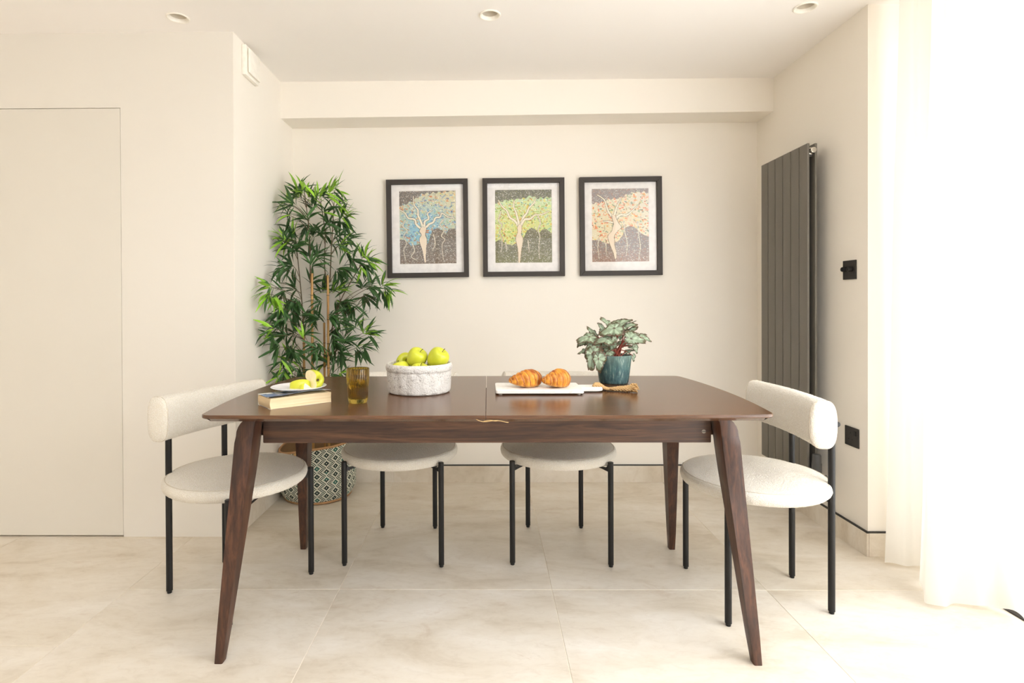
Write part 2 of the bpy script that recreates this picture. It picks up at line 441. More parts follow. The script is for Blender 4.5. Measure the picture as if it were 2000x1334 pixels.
V, Fc = [], []; NZ = 40; n = len(hem)
for j in range(NZ + 1):
    s = j / NZ; z = .012 + s * (CZ - .03)
    for i, p in enumerate(hem):
        k = .55 * s ** .8 + .0
        x = p.x + (1.700 - p.x) * k * .72 + .012 * math.sin(6.5 * s + i * .19) * s * (1 - s) * 2
        y = p.y - .03 * s * (1 if p.y > 1.5 else .5) + .012 * math.sin(5 * s + i * .11) * s * (1 - s) * 2
        zz = z + (max(0, .011 * math.exp(-((i - 93) / 3.) ** 2)) + .006 * math.sin(i * .33)) * (1 - s) ** 3 * (1 if j < 12 else 0) + (.004 if j == 0 else 0)
        V.append((x, y, zz))
for j in range(NZ):
    for i in range(n - 1):
        a = j * n + i; Fc.append((a, a + 1, a + n + 1, a + n))
cur = link('sheer_curtain', mesh('sheer_curtain', V, Fc), M_sheer, smooth=True)
tag(cur, 'white sheer floor length curtain hanging in folds in front of the sliding door', 'curtain')

# ------------------------------------------------------------------ radiator
t = thing('radiator', 'tall anthracite vertical panel radiator on the right wall', 'radiator', (XR, 2.867, .236))
H = 1.582; PW = .0745
pm = box('panel', -.104, -.092, -PW / 2 + .0022, PW / 2 - .0022, 0, H, .004, 2)
pb = box('panel', -.068, -.056, -PW / 2 + .0022, PW / 2 - .0022, 0, H, .004, 2)
for k in range(6):
    link('panel', pm, M_rad, t, (0, (k - 2.5) * PW, 0))
for k in range(6):
    link('panel', pb, M_rad, t, (0, (k - 2.5) * PW, 0))
for z in (.045, H - .045):
    link('header_tube', lathe('header_tube', rod(.0155, -.205, .205), 20, (-.080, 0, z), None, 'Y'), M_rad_dark, t)
link('end_plug', lathe('end_plug', [(0, -.236), (.010, -.236), (.0135, -.233), (.0135, -.214), (.017, -.212), (.017, -.204), (0, -.204)], 20, (-.080, 0, H - .035), None, 'Y'), M_chrome, t)
link('wall_bracket', box('wall_bracket', -.058, 0, .10, .13, H - .2, H - .16), M_rad_dark, t)
link('wall_bracket', box('wall_bracket', -.058, 0, -.13, -.10, .16, .2), M_rad_dark, t)
bm = bmesh.new()
lathe_bm(bm, rod(.013, -.262, -.205), 16, (-.080, 0, .022), None, 'Y')
lathe_bm(bm, rod(.017, -.275, -.235), 16, (-.080, 0, .022), None, 'Y')
lathe_bm(bm, rod(.012, -.085, -.035), 16, (0, -.255, .022), None, 'X')
link('valve_body', from_bm('valve_body', bm, .7), M_rad_dark, t)
link('valve_head', lathe('valve_head', [(0, 0), (.017, 0), (.021, .004), (.021, .055), (.019, .06), (.0185, .092), (.016, .097), (0, .097)], 24, (-.080, -.255, .034)), M_rad_dark, t)
link('pipe', lathe('pipe', rod(.0075, -.05, 0), 14, (0, -.255, .022), None, 'X'), M_white, t)
link('lockshield_valve', lathe('lockshield_valve', rod(.016, .205, .245, .004), 18, (-.075, 0, .035), None, 'Y'), M_rad_dark, t)

# ------------------------------------------------------------------ switch and socket
t = thing('dimmer_switch', 'black two knob dimmer switch plate on the right wall', 'switch', (XR, 2.496, 1.215))
link('plate', box('plate', -.006, 0, -.044, .044, -.042, .042, .0012), M_black_plate, t)
for dy in (-.019, .021):
    k = link('knob', lathe('knob', [(0, 0), (.0105, 0), (.0105, -.016), (.0095, -.019), (0, -.0195)], 22, (-.006, dy, .003), None, 'X'), M_black, t)
t = thing('wall_socket', 'black single plug socket low on the right wall behind the chair', 'socket', (XR, 2.480, .4805))
link('plate', box('plate', -.006, 0, -.046, .046, -.042, .042, .0012), M_black_plate, t)
link('rocker_switch', box('rocker_switch', -.0095, -.005, -.033, -.018, .008, .030, .001), M_black, t)
for (dy, dz, w_, h_) in ((.006, .016, .004, .008), (.018, -.012, .0065, .004), (-.006, -.012, .0065, .004)):
    link('pin_hole', box('pin_hole', -.0064, -.002, dy - w_ / 2, dy + w_ / 2, dz - h_ / 2, dz + h_ / 2), M_hole, t)

# ------------------------------------------------------------------ dining table
TX, TY = -.006, 2.066
table = thing('dining_table', 'dark walnut dining table with splayed legs and a centre seam', 'table', (TX, TY, 0))
def half_outline(inset, sgn):
    """right half outline of the boat shaped top from the front seam to the back seam"""
    pts = []
    hw = lambda y: .846 + .034 * (1 - (y / .42) ** 2)
    hy = lambda x: .421 + .010 * (1 - (x / .85) ** 2)
    R = .030 - inset * .3
    for k in range(13): pts.append((.0009 + (.846 - R) * k / 12, None, -1))
    out = []
    for (x, _, s) in pts: out.append((x, -(hy(x) - inset)))
    yc = -(hy(.846) - inset) + R; xc = hw(yc) - inset - R
    for k in range(1, 8):
        a = -PI / 2 + PI / 2 * k / 7; out.append((xc + R * math.cos(a), yc + R * math.sin(a)))
    for k in range(1, 16):
        y = yc + (-2 * yc) * k / 16; out.append((hw(y) - inset, y))
    for k in range(0, 8):
        a = PI / 2 * k / 7; out.append((xc + R * math.cos(a), -yc + R * math.sin(a)))
    for k in range(11, -1, -1):
        x = .0009 + (.846 - R) * k / 12; out.append((x, hy(x) - inset))
    return [(sgn * x, y) for x, y in out]
for sgn in (-1, 1):
    bm = bmesh.new(); rings = []
    for inset, z in ((.0016, .750), (0, .7484), (0, .7415), (.0015, .739), (.030, .7265)):
        rings.append([bm.verts.new((x, y, z)) for x, y in half_outline(inset, sgn)])
    for A, B in zip(rings, rings[1:]):
        for k in range(len(A)): bm.faces.new((A[k], A[(k + 1) % len(A)], B[(k + 1) % len(A)], B[k]))
    bm.faces.new(rings[0]); bm.faces.new(rings[-1])
    link('tabletop_panel', from_bm('tabletop_panel', bm, .35), M_top, table)
def leg_mesh(sx, sy):
    lv = []
    def add(z, xo, xi, yf, yb): lv.append((z, xo, xi, yf, yb))
    def lerp(a, b, s): return a + (b - a) * s
    for k in range(9):
        s = k / 8.0; z = .620 * s
        add(z, lerp(.818, .794, s), lerp(.793, .738, s), lerp(.402, .314, s), lerp(.372, .240, s))
    add(.640, .7930, .7375, .3115, .236); add(.655, .7918, .7360, .3095, .233)
    Rr = .064
    for k in range(0, 8):
        a = PI / 2 * k / 7
        z = .6615 + Rr * math.sin(a) * .98; xo = .791 - Rr + Rr * math.cos(a)
        add(z, xo, .7345 - .022 * (k / 7) ** 2, .308 - .004 * k / 7, .230)
    bm = bmesh.new(); rings = []
    for (z, xo, xi, yf, yb) in lv:
        rings.append([bm.verts.new((sx * x, sy * y, z)) for x, y in ((xo, yf), (xi, yf), (xi, yb), (xo, yb))])
    for A, B in zip(rings, rings[1:]):
        for k in range(4): bm.faces.new((A[k], A[(k + 1) % 4], B[(k + 1) % 4], B[k]))
    bm.faces.new(rings[0]); bm.faces.new(rings[-1])
    bm.edges.ensure_lookup_table()
    vert_e = []
    for A, B in zip(rings, rings[1:]):
        for k in range(4):
            e = bm.edges.get((A[k], B[k]))
            if e: vert_e.append(e)
    bmesh.ops.bevel(bm, geom=vert_e, offset=.004, segments=2, affect='EDGES', profile=.5)
    return from_bm('leg', bm, .5)
for sx in (-1, 1):
    for sy in (-1, 1): link('leg', leg_mesh(sx, sy), M_wood_z, table)
for s in (-1, 1):
    link('apron', box('apron', -.728, .728, s * .2365 - .011, s * .2365 + .011, .6235, .7262, .002), M_wood_x, table)
    link('side_apron', box('side_apron', s * .742 - .011, s * .742 + .011, -.232, .232, .645, .7262, .002), M_wood_y, table)
bm = bmesh.new(); lathe_bm(bm, [(0, -.2490), (.0058, -.2490), (.0066, -.2482), (.0066, -.2455), (0, -.2455)], 20, (.704, 0, .660), None, 'Y')
sw = link('screw', from_bm('screw', bm, .6), plain('dull_steel', L4(150, 142, 130), .45, 1.0), table); sw['label'] = 'steel slotted screw in the apron'
link('slot', box('slot', .698, .710, -.2495, -.2489, .6592, .6608), M_hole, sw)
M_thread = plain('straw_thread', L4(190, 160, 110), .9)
bm = bmesh.new()
tube_bm(bm, spline([(-.028, -.4285, .7385), (-.012, -.432, .733), (.004, -.431, .7325), (.022, -.432, .7355), (.038, -.43, .735), (.058, -.431, .731), (.066, -.428, .7295)], 5), .0011, 5)
tube_bm(bm, spline([(-.006, -.431, .7335), (.012, -.433, .737), (.028, -.432, .7345), (.036, -.43, .736)], 5), .0011, 5)
link('thread', from_bm('thread', bm, .8), M_thread, table)['label'] = 'loose straw coloured thread caught at the seam'

# ------------------------------------------------------------------ chairs
def rough(p, amp, s):
    n_ = noise.noise(Vector(p) * s) + .5 * noise.noise(Vector(p) * s * 1.9 + Vector((7, 3, 1)))
    return amp * n_
def dent(a):
    ar = math.atan2(.126, -.1935 - .018); aa = math.atan2(math.sin(a), math.cos(a))
    return .013 * (math.exp(-((aa - ar) / .07) ** 2) + math.exp(-((aa + ar) / .07) ** 2)) / .252
def seat_mesh():
    NA = 400; c = .018
    prof = [(0, 0.4010), (.10, 0.4005), (.19, 0.4010), (.225, 0.4030), (.240, 0.4080), (.248, 0.4160), (.2515, 0.4270), (.251, 0.4380), (.247, 0.4465), (.2425, 0.4495), (.2395, 0.4495), (.236, 0.4520)]
    for k in range(1, 61):
        s = k / 60.; r = .236 * (1 - s); prof.append((r, .452 + .020 * (1 - (1 - s) ** 2.6)))
    fine = []
    for (a, b) in zip(prof[:-1], prof[1:]):
        m = 3 if abs(a[0] - b[0]) > .03 else 1
        for k in range(m): fine.append((a[0] + (b[0] - a[0]) * k / m, a[1] + (b[1] - a[1]) * k / m))
    fine.append((0, prof[-1][1]))
    ar = math.atan2(.126, -.1935 - c); V, Fc = [], []
    rings = []
    for (r, z) in fine:
        ring = []
        if r < 1e-6: V.append((c, 0, z)); rings.append([len(V) - 1]); continue
        for k in range(NA):
            a = 2 * PI * k / NA; aa = math.atan2(math.sin(a), math.cos(a))
            rr = r * (1 - dent(a) * min(1, (r / .25) ** 12 * 1.0))
            p = Vector((rr * math.cos(a), rr * math.sin(a), z))
            amp = .0019
            n_ = Vector((math.cos(a), math.sin(a), 0)) if   .403 < z < .451 and r > .22 else Vector((0, 0, 1 if z > .43 else -.2))
            p = p + n_ * rough(p, amp, 210)
            ring.append(len(V)); V.append((p.x + c, p.y, p.z))
        rings.append(ring)
    for A, B in zip(rings, rings[1:]):
        for k in range(NA):
            k2 = (k + 1) % NA
            if len(A) == 1: Fc.append((A[0], B[k2], B[k]))
            elif len(B) == 1: Fc.append((A[k], A[k2], B[0]))
            else: Fc.append((A[k], A[k2], B[k2], B[k]))
    return mesh('seat', V, Fc)
BR, BC = 1.2, 1.076        # arc of the bolster: radius, centre u
def arc(v_):              # v_ along the arc length -> (u, v), tangent
    a = v_ / BR
    return BC - BR * math.cos(a), BR * math.sin(a), a
def back_mesh():
    NL, NC = 190, 104; half = .238; V, Fc = [], []; rings = []
    zc, hh, ht, rr = .677, .078, .040, .036
    def sect(scale, a_):
        pts = []
        for k in range(NC):
            a = 2 * PI * k / NC
            e = 2 / 3.2
            cx_ = math.copysign(abs(math.cos(a)) ** e, math.cos(a)) * ht
            cz_ = math.copysign(abs(math.sin(a)) ** (2 / 2.6), math.sin(a)) * hh
            pts.append((cx_ * scale, cz_ * scale - cx_ * .12 * 0))
        return pts
    stations = []
    for k in range(NL + 1):
        s = -half + 2 * half * k / NL; stations.append((s, 1.0))
    ends = [(.004, .93), (.0075, .82), (.0085, .6), (.009, .35), (.0092, .12)]
    stations = [(-half - d, q) for d, q in ends[::-1]] + [(-half - .0022, .975)] + stations + [(half + .0022, .975)] + [(half + d, q) for d, q in ends]
    for (s, q) in stations:
        u, v_, a = arc(s); n_ = Vector((-math.cos(a), math.sin(a), 0))
        ring = []
        for (d, z) in sect(q, a):
            p = Vector((u, v_, zc + z)) + n_ * d
            dirn = (n_ * d * 2.2 + Vector((0, 0, z))).normalized() if abs(d) + abs(z) > 1e-5 else n_
            p += dirn * rough(p, .0019, 210)
            ring.append(len(V)); V.append(tuple(p))
        rings.append(ring)
    for A, B in zip(rings, rings[1:]):
        for k in range(NC): Fc.append((A[k], B[k], B[(k + 1) % NC], A[(k + 1) % NC]))
    Fc.append(tuple(rings[0])); Fc.append(tuple(rings[-1][::-1]))
    me = mesh('backrest', V, Fc); return me
def seam_mesh(s0):
    u, v_, a = arc(s0); n_ = Vector((-math.cos(a), math.sin(a), 0)); pts = []
    for k in range(49):
        b = 2 * PI * k / 48
        d = math.copysign(abs(math.cos(b)) ** (2 / 3.2), math.cos(b)) * .0403; z = math.copysign(abs(math.sin(b)) ** (2 / 2.6), math.sin(b)) * .0783
        pts.append(Vector((u, v_, .677 + z)) + n_ * d)
    return tube('seam_line', pts, .0014, 6)
LEGS = [(.1935, .2), (.1935, -.2), (-.1935, .126), (-.1935, -.126)]
def gusset(x, y):
    d = Vector((x - .018, y, 0)).normalized(); p = Vector((-d.y, d.x, 0)) * .003; o = Vector((x, y, 0))
    bm = bmesh.new()
    prof = [(-.009, 0.4210), (-.012, 0.4130), (-.020, 0.4005), (-.075, 0.4005), (-.075, 0.3975), (-.035, 0.3910), (-.009, 0.3850)]
    A = [bm.verts.new(o + d * s + p + Vector((0, 0, z))) for s, z in prof]; B = [bm.verts.new(o + d * s - p + Vector((0, 0, z))) for s, z in prof]
    bm.faces.new(A); bm.faces.new(B[::-1])
    for k in range(len(A)): bm.faces.new((A[k], B[k], B[(k + 1) % len(A)], A[(k + 1) % len(A)]))
    return from_bm('bracket', bm)
def make_chair(label, loc, rz):
    t = thing('dining_chair', label, 'chair', loc, rz, 'boucle dining chairs around the table')
    s = link('seat', seat_mesh(), M_boucle, t, smooth=True)
    link('seam_line', tube('seam_line', [(.018 + rd * math.cos(a), rd * math.sin(a), .4503) for a, rd in [(a, .2405 * (1 - dent(a))) for a in [2 * PI * k / 144 for k in range(145)]]], .0013, 6), M_seam_shade, s)
    b = link('backrest', back_mesh(), M_boucle, t, smooth=True)
    for s0 in (-.236, .236): link('seam_line', seam_mesh(s0), M_seam_shade, b)
    for i, (x, y) in enumerate(LEGS):
        top = .427 if i < 2 else .652
        l = link('leg', lathe('leg', rod(.0112, .008, top, .0015), 20, (x, y, 0)), M_black, t)
        link('foot_glide', lathe('foot_glide', rod(.0085, 0, .010), 16, (x, y, 0)), M_black, l)
        link('bracket', gusset(x, y), M_black, t)
    link('seat_plate', lathe('seat_plate', rod(.20, .3975, .4015), 48, (.018, 0, 0)), M_black, t)
    link('crossbar', lathe('crossbar', [(0, -.139), (.0075, -.139), (.009, -.137), (.009, .137), (.0075, .139), (0, .139)], 18, (-.2085, 0, .656), None, 'Y'), M_black, t)
    for y in (-.126, .126): link('peg', lathe('peg', rod(.007, -.19, -.145), 14, (0, y, .656), None, 'X'), M_black, t)
    return t
def dup(root, loc, rz, label):
    r = root.copy(); COL.objects.link(r); r.location = loc; r.rotation_euler = (0, 0, rz); r['label'] = label
    for ch in list(root.children):
        c = ch.copy(); COL.objects.link(c); c.parent = r
        for g in list(ch.children):
            d = g.copy(); COL.objects.link(d); d.parent = c
    return r
ch0 = make_chair('cream boucle chair at the right end of the table, before the radiator', (.9915, 2.070, 0), PI)
dup(ch0, (-.963, 2.112, 0), -math.radians(23.4), 'cream boucle chair at the left end of the table, before the flush door wall')
dup(ch0, (-.386, 2.480, 0), -PI / 2 - .030, 'cream boucle chair tucked under the far side, next to the woven basket')
dup(ch0, (.3075, 2.485, 0), -PI / 2 - .045, 'cream boucle chair tucked under the far side, below the croissants and potted begonia')

# ------------------------------------------------------------------ framed prints (print colours stored per vertex, dark zones lightened as if veiled by reflections)
PWN, PHN = 150, 192
def paint(seed, sky, dabs, dark, dark2, trunk, branches, outline, hills, top_edge, low_glow, thin):
    rs = np.random.RandomState(seed)
    yy, xx = np.mgrid[0:PHN, 0:PWN]; u = xx / (PWN - 1.); v = yy / (PHN - 1.)     # u right, v down, 0..1
    def S(c): return np.array(c, float)
    img = np.zeros((PHN, PWN, 3))
    a, b, c = [S(x) for x in sky]
    k = np.clip(1.35 - 2.4 * np.hypot((u - .42) * .9, (v - .55) * .9), 0, 1)[..., None]
    img[:] = b * (1 - k) + a * k
    k2 = np.clip((.42 - v) * 3, 0, 1)[..., None]; img = img * (1 - k2 * .5) + c * k2 * .5
    for _ in range(950):                                  # small brush dabs of the mosaic
        cu, cv = rs.rand(2); ang = rs.choice([0, 0, PI / 2, .6, -.6]); L_ = rs.uniform(.010, .030); W_ = rs.uniform(.006, .013)
        du, dv = u - cu, (v - cv) * 1.28
        m = (np.abs(du * math.cos(ang) + dv * math.sin(ang)) < L_) & (np.abs(-du * math.sin(ang) + dv * math.cos(ang)) < W_)
        col = S(dabs[rs.randint(len(dabs))]); f = rs.uniform(.25, .75); img[m] = img[m] * (1 - f) + col * f
    for _ in range(90):
        cu, cv = rs.rand(2); m = np.hypot(u - cu, (v - cv) * 1.28) < .007; img[m] = S((70, 66, 70))
    for _ in range(520):
        cu, cv = rs.rand(2); m = np.hypot(u - cu, (v - cv) * 1.28) < .006; img[m] = S((244, 240, 225))
    te = np.interp(u, [p[0] for p in top_edge], [p[1] for p in top_edge]) + .012 * np.sin(u * 60)
    he = np.interp(u, [p[0] for p in hills], [p[1] for p in hills])
    mt = v < te; mh = v > he
    img[mt] = S(dark2); img[mh] = S(dark)
    g = np.clip((v - .8) * 3.2, 0, 1)[..., None]; mm = mh[..., None] * g * .55
    img = img * (1 - mm) + S(low_glow) * mm
    dk = mt | mh
    for _ in range(4200):
        cu, cv = rs.rand(2); x, y = int(cu * (PWN - 1)), int(cv * (PHN - 1))
        if dk[y, x]:
            img[y, x] = S([(232, 228, 220), (196, 188, 176), (158, 150, 138), low_glow][rs.randint(4)]); img[y, min(PWN - 1, x + rs.randint(2))] = img[y, x]
    def stroke(pts, w0, w1, col, out=None, ow=.006, mask=None):
        P = [(p.x, p.y) for p in spline([(p[0], p[1], 0) for p in pts], 8)]
        D = np.full(u.shape, 9.); 
        n_ = len(P) - 1
        for i in range(n_):
            (x0, y0), (x1, y1) = P[i], P[i + 1]; y0 *= 1.28; y1 *= 1.28
            dx, dy = x1 - x0, y1 - y0; t_ = np.clip(((u - x0) * dx + (v * 1.28 - y0) * dy) / (dx * dx + dy * dy + 1e-9), 0, 1)
            d = np.hypot(u - x0 - t_ * dx, v * 1.28 - y0 - t_ * dy) - (w0 + (w1 - w0) * (i + t_) / n_)
            D = np.minimum(D, d)
        if out is not None: img[(D < ow) & (D >= 0)] = S(out)
        img[D < 0] = S(col)
    for pts in thin: stroke(pts, .009, .004, (226, 218, 200), (150, 140, 126), .004)
    for _ in range(22):                                   # fine root like squiggles in the dark ground
        cu, cv = rs.rand(), rs.uniform(.72, .97); pts = [(cu + .03 * k, cv + rs.uniform(-.02, .02)) for k in range(4)]
        if cv > np.interp(cu, [p[0] for p in hills], [p[1] for p in hills]): stroke(pts, .002, .002, (196, 186, 172))
    for pts in branches: stroke(pts, .020, .006, (241, 233, 213), outline)
    tv = [p[0] for p in trunk]; cx = np.interp(v, tv, [p[1] for p in trunk]); hw = np.interp(v, tv, [p[2] for p in trunk])
    on = (v >= tv[0]) & (v <= tv[-1])
    img[on & (np.abs(u - cx) < hw + .009)] = S(outline); img[on & (np.abs(u - cx) < hw)] = S((238, 222, 200))
    return img
def smooth_trunk(pts):
    sp = spline([(p[0], p[1], p[2]) for p in pts], 8); return [(p.x, p.y, p.z) for p in sp]
ARTS = []
ARTS.append(paint(3, ((150, 196, 214), (205, 206, 176), (222, 206, 170)), [(96, 138, 190), (226, 150, 84), (160, 205, 215), (230, 214, 160), (120, 170, 205), (214, 120, 70), (172, 200, 140), (84, 104, 160)],
    (126, 118, 110), (118, 112, 108),
    smooth_trunk([(.50, .43, .05), (.555, .41, .055), (.60, .42, .032), (.655, .415, .062), (.72, .42, .06), (.80, .43, .036), (.90, .44, .022), (.98, .445, .012)]),
    [[(.40, .53), (.30, .46), (.27, .39), (.16, .37), (.10, .30), (.0, .25)], [(.42, .51), (.37, .40), (.33, .33), (.33, .26), (.26, .18), (.25, .07)], [(.44, .51), (.45, .42), (.52, .38), (.50, .31), (.58, .27)],
     [(.45, .52), (.52, .46), (.60, .43), (.64, .37), (.72, .36), (.76, .31), (.86, .36), (.98, .38)]], (92, 84, 88),
    [(0, .66), (.10, .67), (.20, .75), (.35, .73), (.50, .72), (.58, .54), (.68, .51), (.76, .54), (.82, .60), (.88, .52), (.97, .52), (1, .54)],
    [(0, .20), (.10, .18), (.22, .14), (.30, .10), (.40, .04), (1, .0)], (150, 122, 100),
    [[(.10, .40), (.06, .48), (.13, .54), (.07, .62), (.12, .72), (.07, .80), (.10, .95)], [(.78, .40), (.72, .46), (.79, .54), (.74, .62), (.80, .67), (.75, .75), (.77, .95)], [(.22, .72), (.26, .82), (.20, .9), (.3, .95)], [(.6, .60), (.63, .72), (.58, .82)]]))
ARTS.append(paint(8, ((216, 220, 146), (208, 218, 158), (184, 218, 206)), [(150, 190, 90), (226, 200, 80), (206, 226, 150), (222, 160, 90), (190, 130, 70), (130, 190, 190), (236, 226, 130), (120, 150, 80)],
    (126, 124, 104), (126, 126, 112),
    smooth_trunk([(.48, .44, .026), (.52, .43, .036), (.58, .432, .030), (.61, .42, .036), (.67, .425, .062), (.74, .43, .05), (.82, .43, .03), (.92, .425, .02), (1.0, .42, .012)]),
    [[(.42, .50), (.34, .42), (.26, .38), (.21, .29), (.12, .22), (.06, .14)], [(.43, .49), (.40, .40), (.37, .31), (.33, .23), (.34, .15)], [(.45, .48), (.50, .38), (.56, .32), (.60, .25), (.68, .19), (.72, .12)],
     [(.45, .50), (.52, .41), (.62, .40), (.70, .35), (.82, .34), (.95, .30)]], (150, 134, 100),
    [(0, .71), (.08, .68), (.18, .74), (.30, .76), (.40, .72), (.50, .66), (.56, .56), (.64, .52), (.72, .55), (.77, .60), (.83, .55), (.90, .54), (1, .60)],
    [(0, .18), (.20, .14), (.36, .13), (.50, .12), (.64, .08), (.75, .12), (1, .10)], (140, 140, 84),
    [[(.10, .30), (.06, .42), (.12, .48), (.08, .58), (.12, .70), (.10, .85)], [(.76, .36), (.80, .46), (.76, .55), (.79, .65), (.77, .78), (.78, .95)], [(.18, .72), (.20, .82)], [(.58, .70), (.60, .85)]]))
ARTS.append(paint(14, ((230, 216, 180), (232, 226, 204), (230, 220, 206)), [(226, 96, 56), (236, 150, 70), (240, 210, 120), (150, 176, 130), (232, 226, 200), (228, 120, 80), (110, 130, 110), (240, 180, 150)],
    (150, 140, 136), (156, 148, 146),
    smooth_trunk([(.36, .38, .026), (.42, .40, .036), (.48, .43, .045), (.53, .44, .075), (.58, .40, .05), (.64, .34, .055), (.70, .34, .05), (.78, .36, .036), (.88, .40, .026), (.96, .41, .012)]),
    [[(.38, .40), (.30, .32), (.26, .24), (.22, .15), (.10, .08)], [(.39, .39), (.42, .30), (.46, .22), (.52, .14)], [(.40, .42), (.50, .36), (.62, .36), (.72, .30), (.8, .24)], [(.40, .47), (.30, .45), (.2, .44)]], (130, 118, 96),
    [(0, .70), (.10, .70), (.22, .74), (.34, .76), (.46, .72), (.54, .64), (.58, .54), (.66, .51), (.76, .53), (.84, .60), (.92, .64), (1, .66)],
    [(0, .20), (.20, .18), (.30, .14), (.50, .13), (.62, .08), (.80, .04), (1, .06)], (186, 120, 92),
    [[(.12, .68), (.10, .80), (.12, .96)], [(.24, .74), (.25, .9)], [(.56, .45), (.58, .60), (.62, .75), (.60, .92)], [(.80, .45), (.82, .62), (.85, .8), (.82, .95)]]))
def print_mesh(img, w_, h_):
    V = []; Fc = []
    for j in range(PHN):
        for i in range(PWN): V.append((-w_ / 2 + w_ * i / (PWN - 1), -.0065, h_ / 2 - h_ * j / (PHN - 1)))
    for j in range(PHN - 1):
        for i in range(PWN - 1):
            a = j * PWN + i; Fc.append((a, a + PWN, a + PWN + 1, a + 1))
    me = mesh('print', V, Fc); ca = me.color_attributes.new('Col', 'FLOAT_COLOR', 'POINT')
    s = np.clip(img / 255., 0, 1); l = np.where(s <= .04045, s / 12.92, ((s + .055) / 1.055) ** 2.4)
    ca.data.foreach_set('color', np.concatenate([l, np.ones(l.shape[:2] + (1,))], 2).reshape(-1).astype(np.float32)); return me
def framed(label, x, z, roll, img):
    W_, H_, B_ = .485, .583, .0285
    t = thing('framed_print', label, 'picture', (x, BY, z)); t.rotation_euler = (0, -roll, 0); t['group'] = 'framed prints on the back wall'
    for k, (L_, D_) in enumerate(((W_, H_), (W_, H_), (H_, W_), (H_, W_))):
        bm = bmesh.new(); sg = -1 if k % 2 else 1
        def P(a, d, y): return (a, y, sg * d) if k < 2 else (sg * d, y, a)
        q = [(-L_ / 2, D_ / 2), (L_ / 2, D_ / 2), (L_ / 2 - B_, D_ / 2 - B_), (-L_ / 2 + B_, D_ / 2 - B_)]
        f = [bm.verts.new(P(a, d, -.030)) for a, d in q]; bk = [bm.verts.new(P(a, d, -.001)) for a, d in q]
        bm.faces.new(f); bm.faces.new(bk[::-1])
        for i in range(4): bm.faces.new((f[i], f[(i + 1) % 4], bk[(i + 1) % 4], bk[i]))
        bmesh.ops.bevel(bm, geom=[e for e in bm.edges if all(v in f for v in e.verts)], offset=.0012, segments=1, affect='EDGES')
        link('frame_side', from_bm('frame_side', bm), M_frame, t)
    iw, ih, pw, ph, pz = W_ / 2 - B_, H_ / 2 - B_, .168, .2165, .008
    bm = bmesh.new()                                       # mount with a bevelled window
    A = [(-iw, -ih), (iw, -ih), (iw, ih), (-iw, ih)]; Bq = [(-pw - .002, pz - ph - .002), (pw + .002, pz - ph - .002), (pw + .002, pz + ph + .002), (-pw - .002, pz + ph + .002)]
    Cq = [(-pw, pz - ph), (pw, pz - ph), (pw, pz + ph), (-pw, pz + ph)]
    a = [bm.verts.new((x_, -.009, z_)) for x_, z_ in A]; b = [bm.verts.new((x_, -.009, z_)) for x_, z_ in Bq]; c = [bm.verts.new((x_, -.0065, z_)) for x_, z_ in Cq]
    for i in range(4):
        bm.faces.new((a[i], a[(i + 1) % 4], b[(i + 1) % 4], b[i])); bm.faces.new((b[i], b[(i + 1) % 4], c[(i + 1) % 4], c[i]))
    link('mount', from_bm('mount', bm), M_mat, t)
    link('print', print_mesh(img, 2 * pw, 2 * ph), M_print, t, (0, 0, pz))
    link('backing', box('backing', -iw, iw, -.005, -.001, -ih, ih), M_frame, t)
    link('glass', mesh('glass', [(-iw, -.013, -ih), (iw, -.013, -ih), (iw, -.013, ih), (-iw, -.013, ih)], [(0, 1, 2, 3)]), M_glass, t)
    return t
framed('framed tree print in blue tones, nearest the bamboo', -.3545, 1.516, .010, ARTS[0])
framed('framed tree print in yellow green tones, middle of the three frames', .2165, 1.520, .004, ARTS[1])
framed('framed tree print in orange tones, nearest the radiator', .7920, 1.523, .007, ARTS[2])

# ------------------------------------------------------------------ woven basket with rope handles
BX, BYY = -.955, 3.140
NA, NZ = 208, 56
def bask_r(s):
    return .168 + .034 * min(1, s / .18) ** .6 + .006 * s
def bask_top(a): return .300 + .030 * math.cos(a - .25) + .006 * math.sin(3 * a)
basket = thing('woven_basket', 'round woven basket in a black and white diamond pattern holding the bamboo', 'basket', (BX, BYY, 0))
V, Fc, cols = [], [], []
for j in range(NZ + 1):
    s = j / NZ
    for i in range(NA):
        a = 2 * PI * i / NA; r = bask_r(s) + .003 * math.sin(a * 2 + 1)
        V.append((r * math.cos(a), r * math.sin(a), .004 + s * (bask_top(a) - .004)))
DKc, LTc, TLc = lin((38, 52, 50)), lin((214, 216, 200)), lin((46, 96, 86))
for j in range(NZ):
    for i in range(NA):
        Fc.append((j * NA + i, j * NA + (i + 1) % NA, (j + 1) * NA + (i + 1) % NA, (j + 1) * NA + i))
        di, dj = abs(i % 8 - 4), abs((j + 4 * ((i // 8) % 2)) % 8 - 4); d = di + dj
        if d == 0: c = LTc
        elif d <= 2: c = TLc if (i // 8 * 5 + j // 8) % 4 == 0 else DKc
        elif d == 3: c = LTc
        else: c = DKc if (i + j) % 2 else LTc
        cols.append(c)
me = mesh('body', V, Fc); ca = me.color_attributes.new('Col', 'FLOAT_COLOR', 'CORNER')
ca.data.foreach_set('color', np.repeat(np.array([tuple(c) + (1.,) for c in cols], np.float32), 4, 0).reshape(-1))
body = link('body', me, M_weave, basket)
M_tan = plain('tan_leather_trim', L4(178, 138, 98), .7, 0, .3, 120, .1)
M_liner = plain('tan_basket_liner', L4(150, 118, 80), .9)
M_rope = None
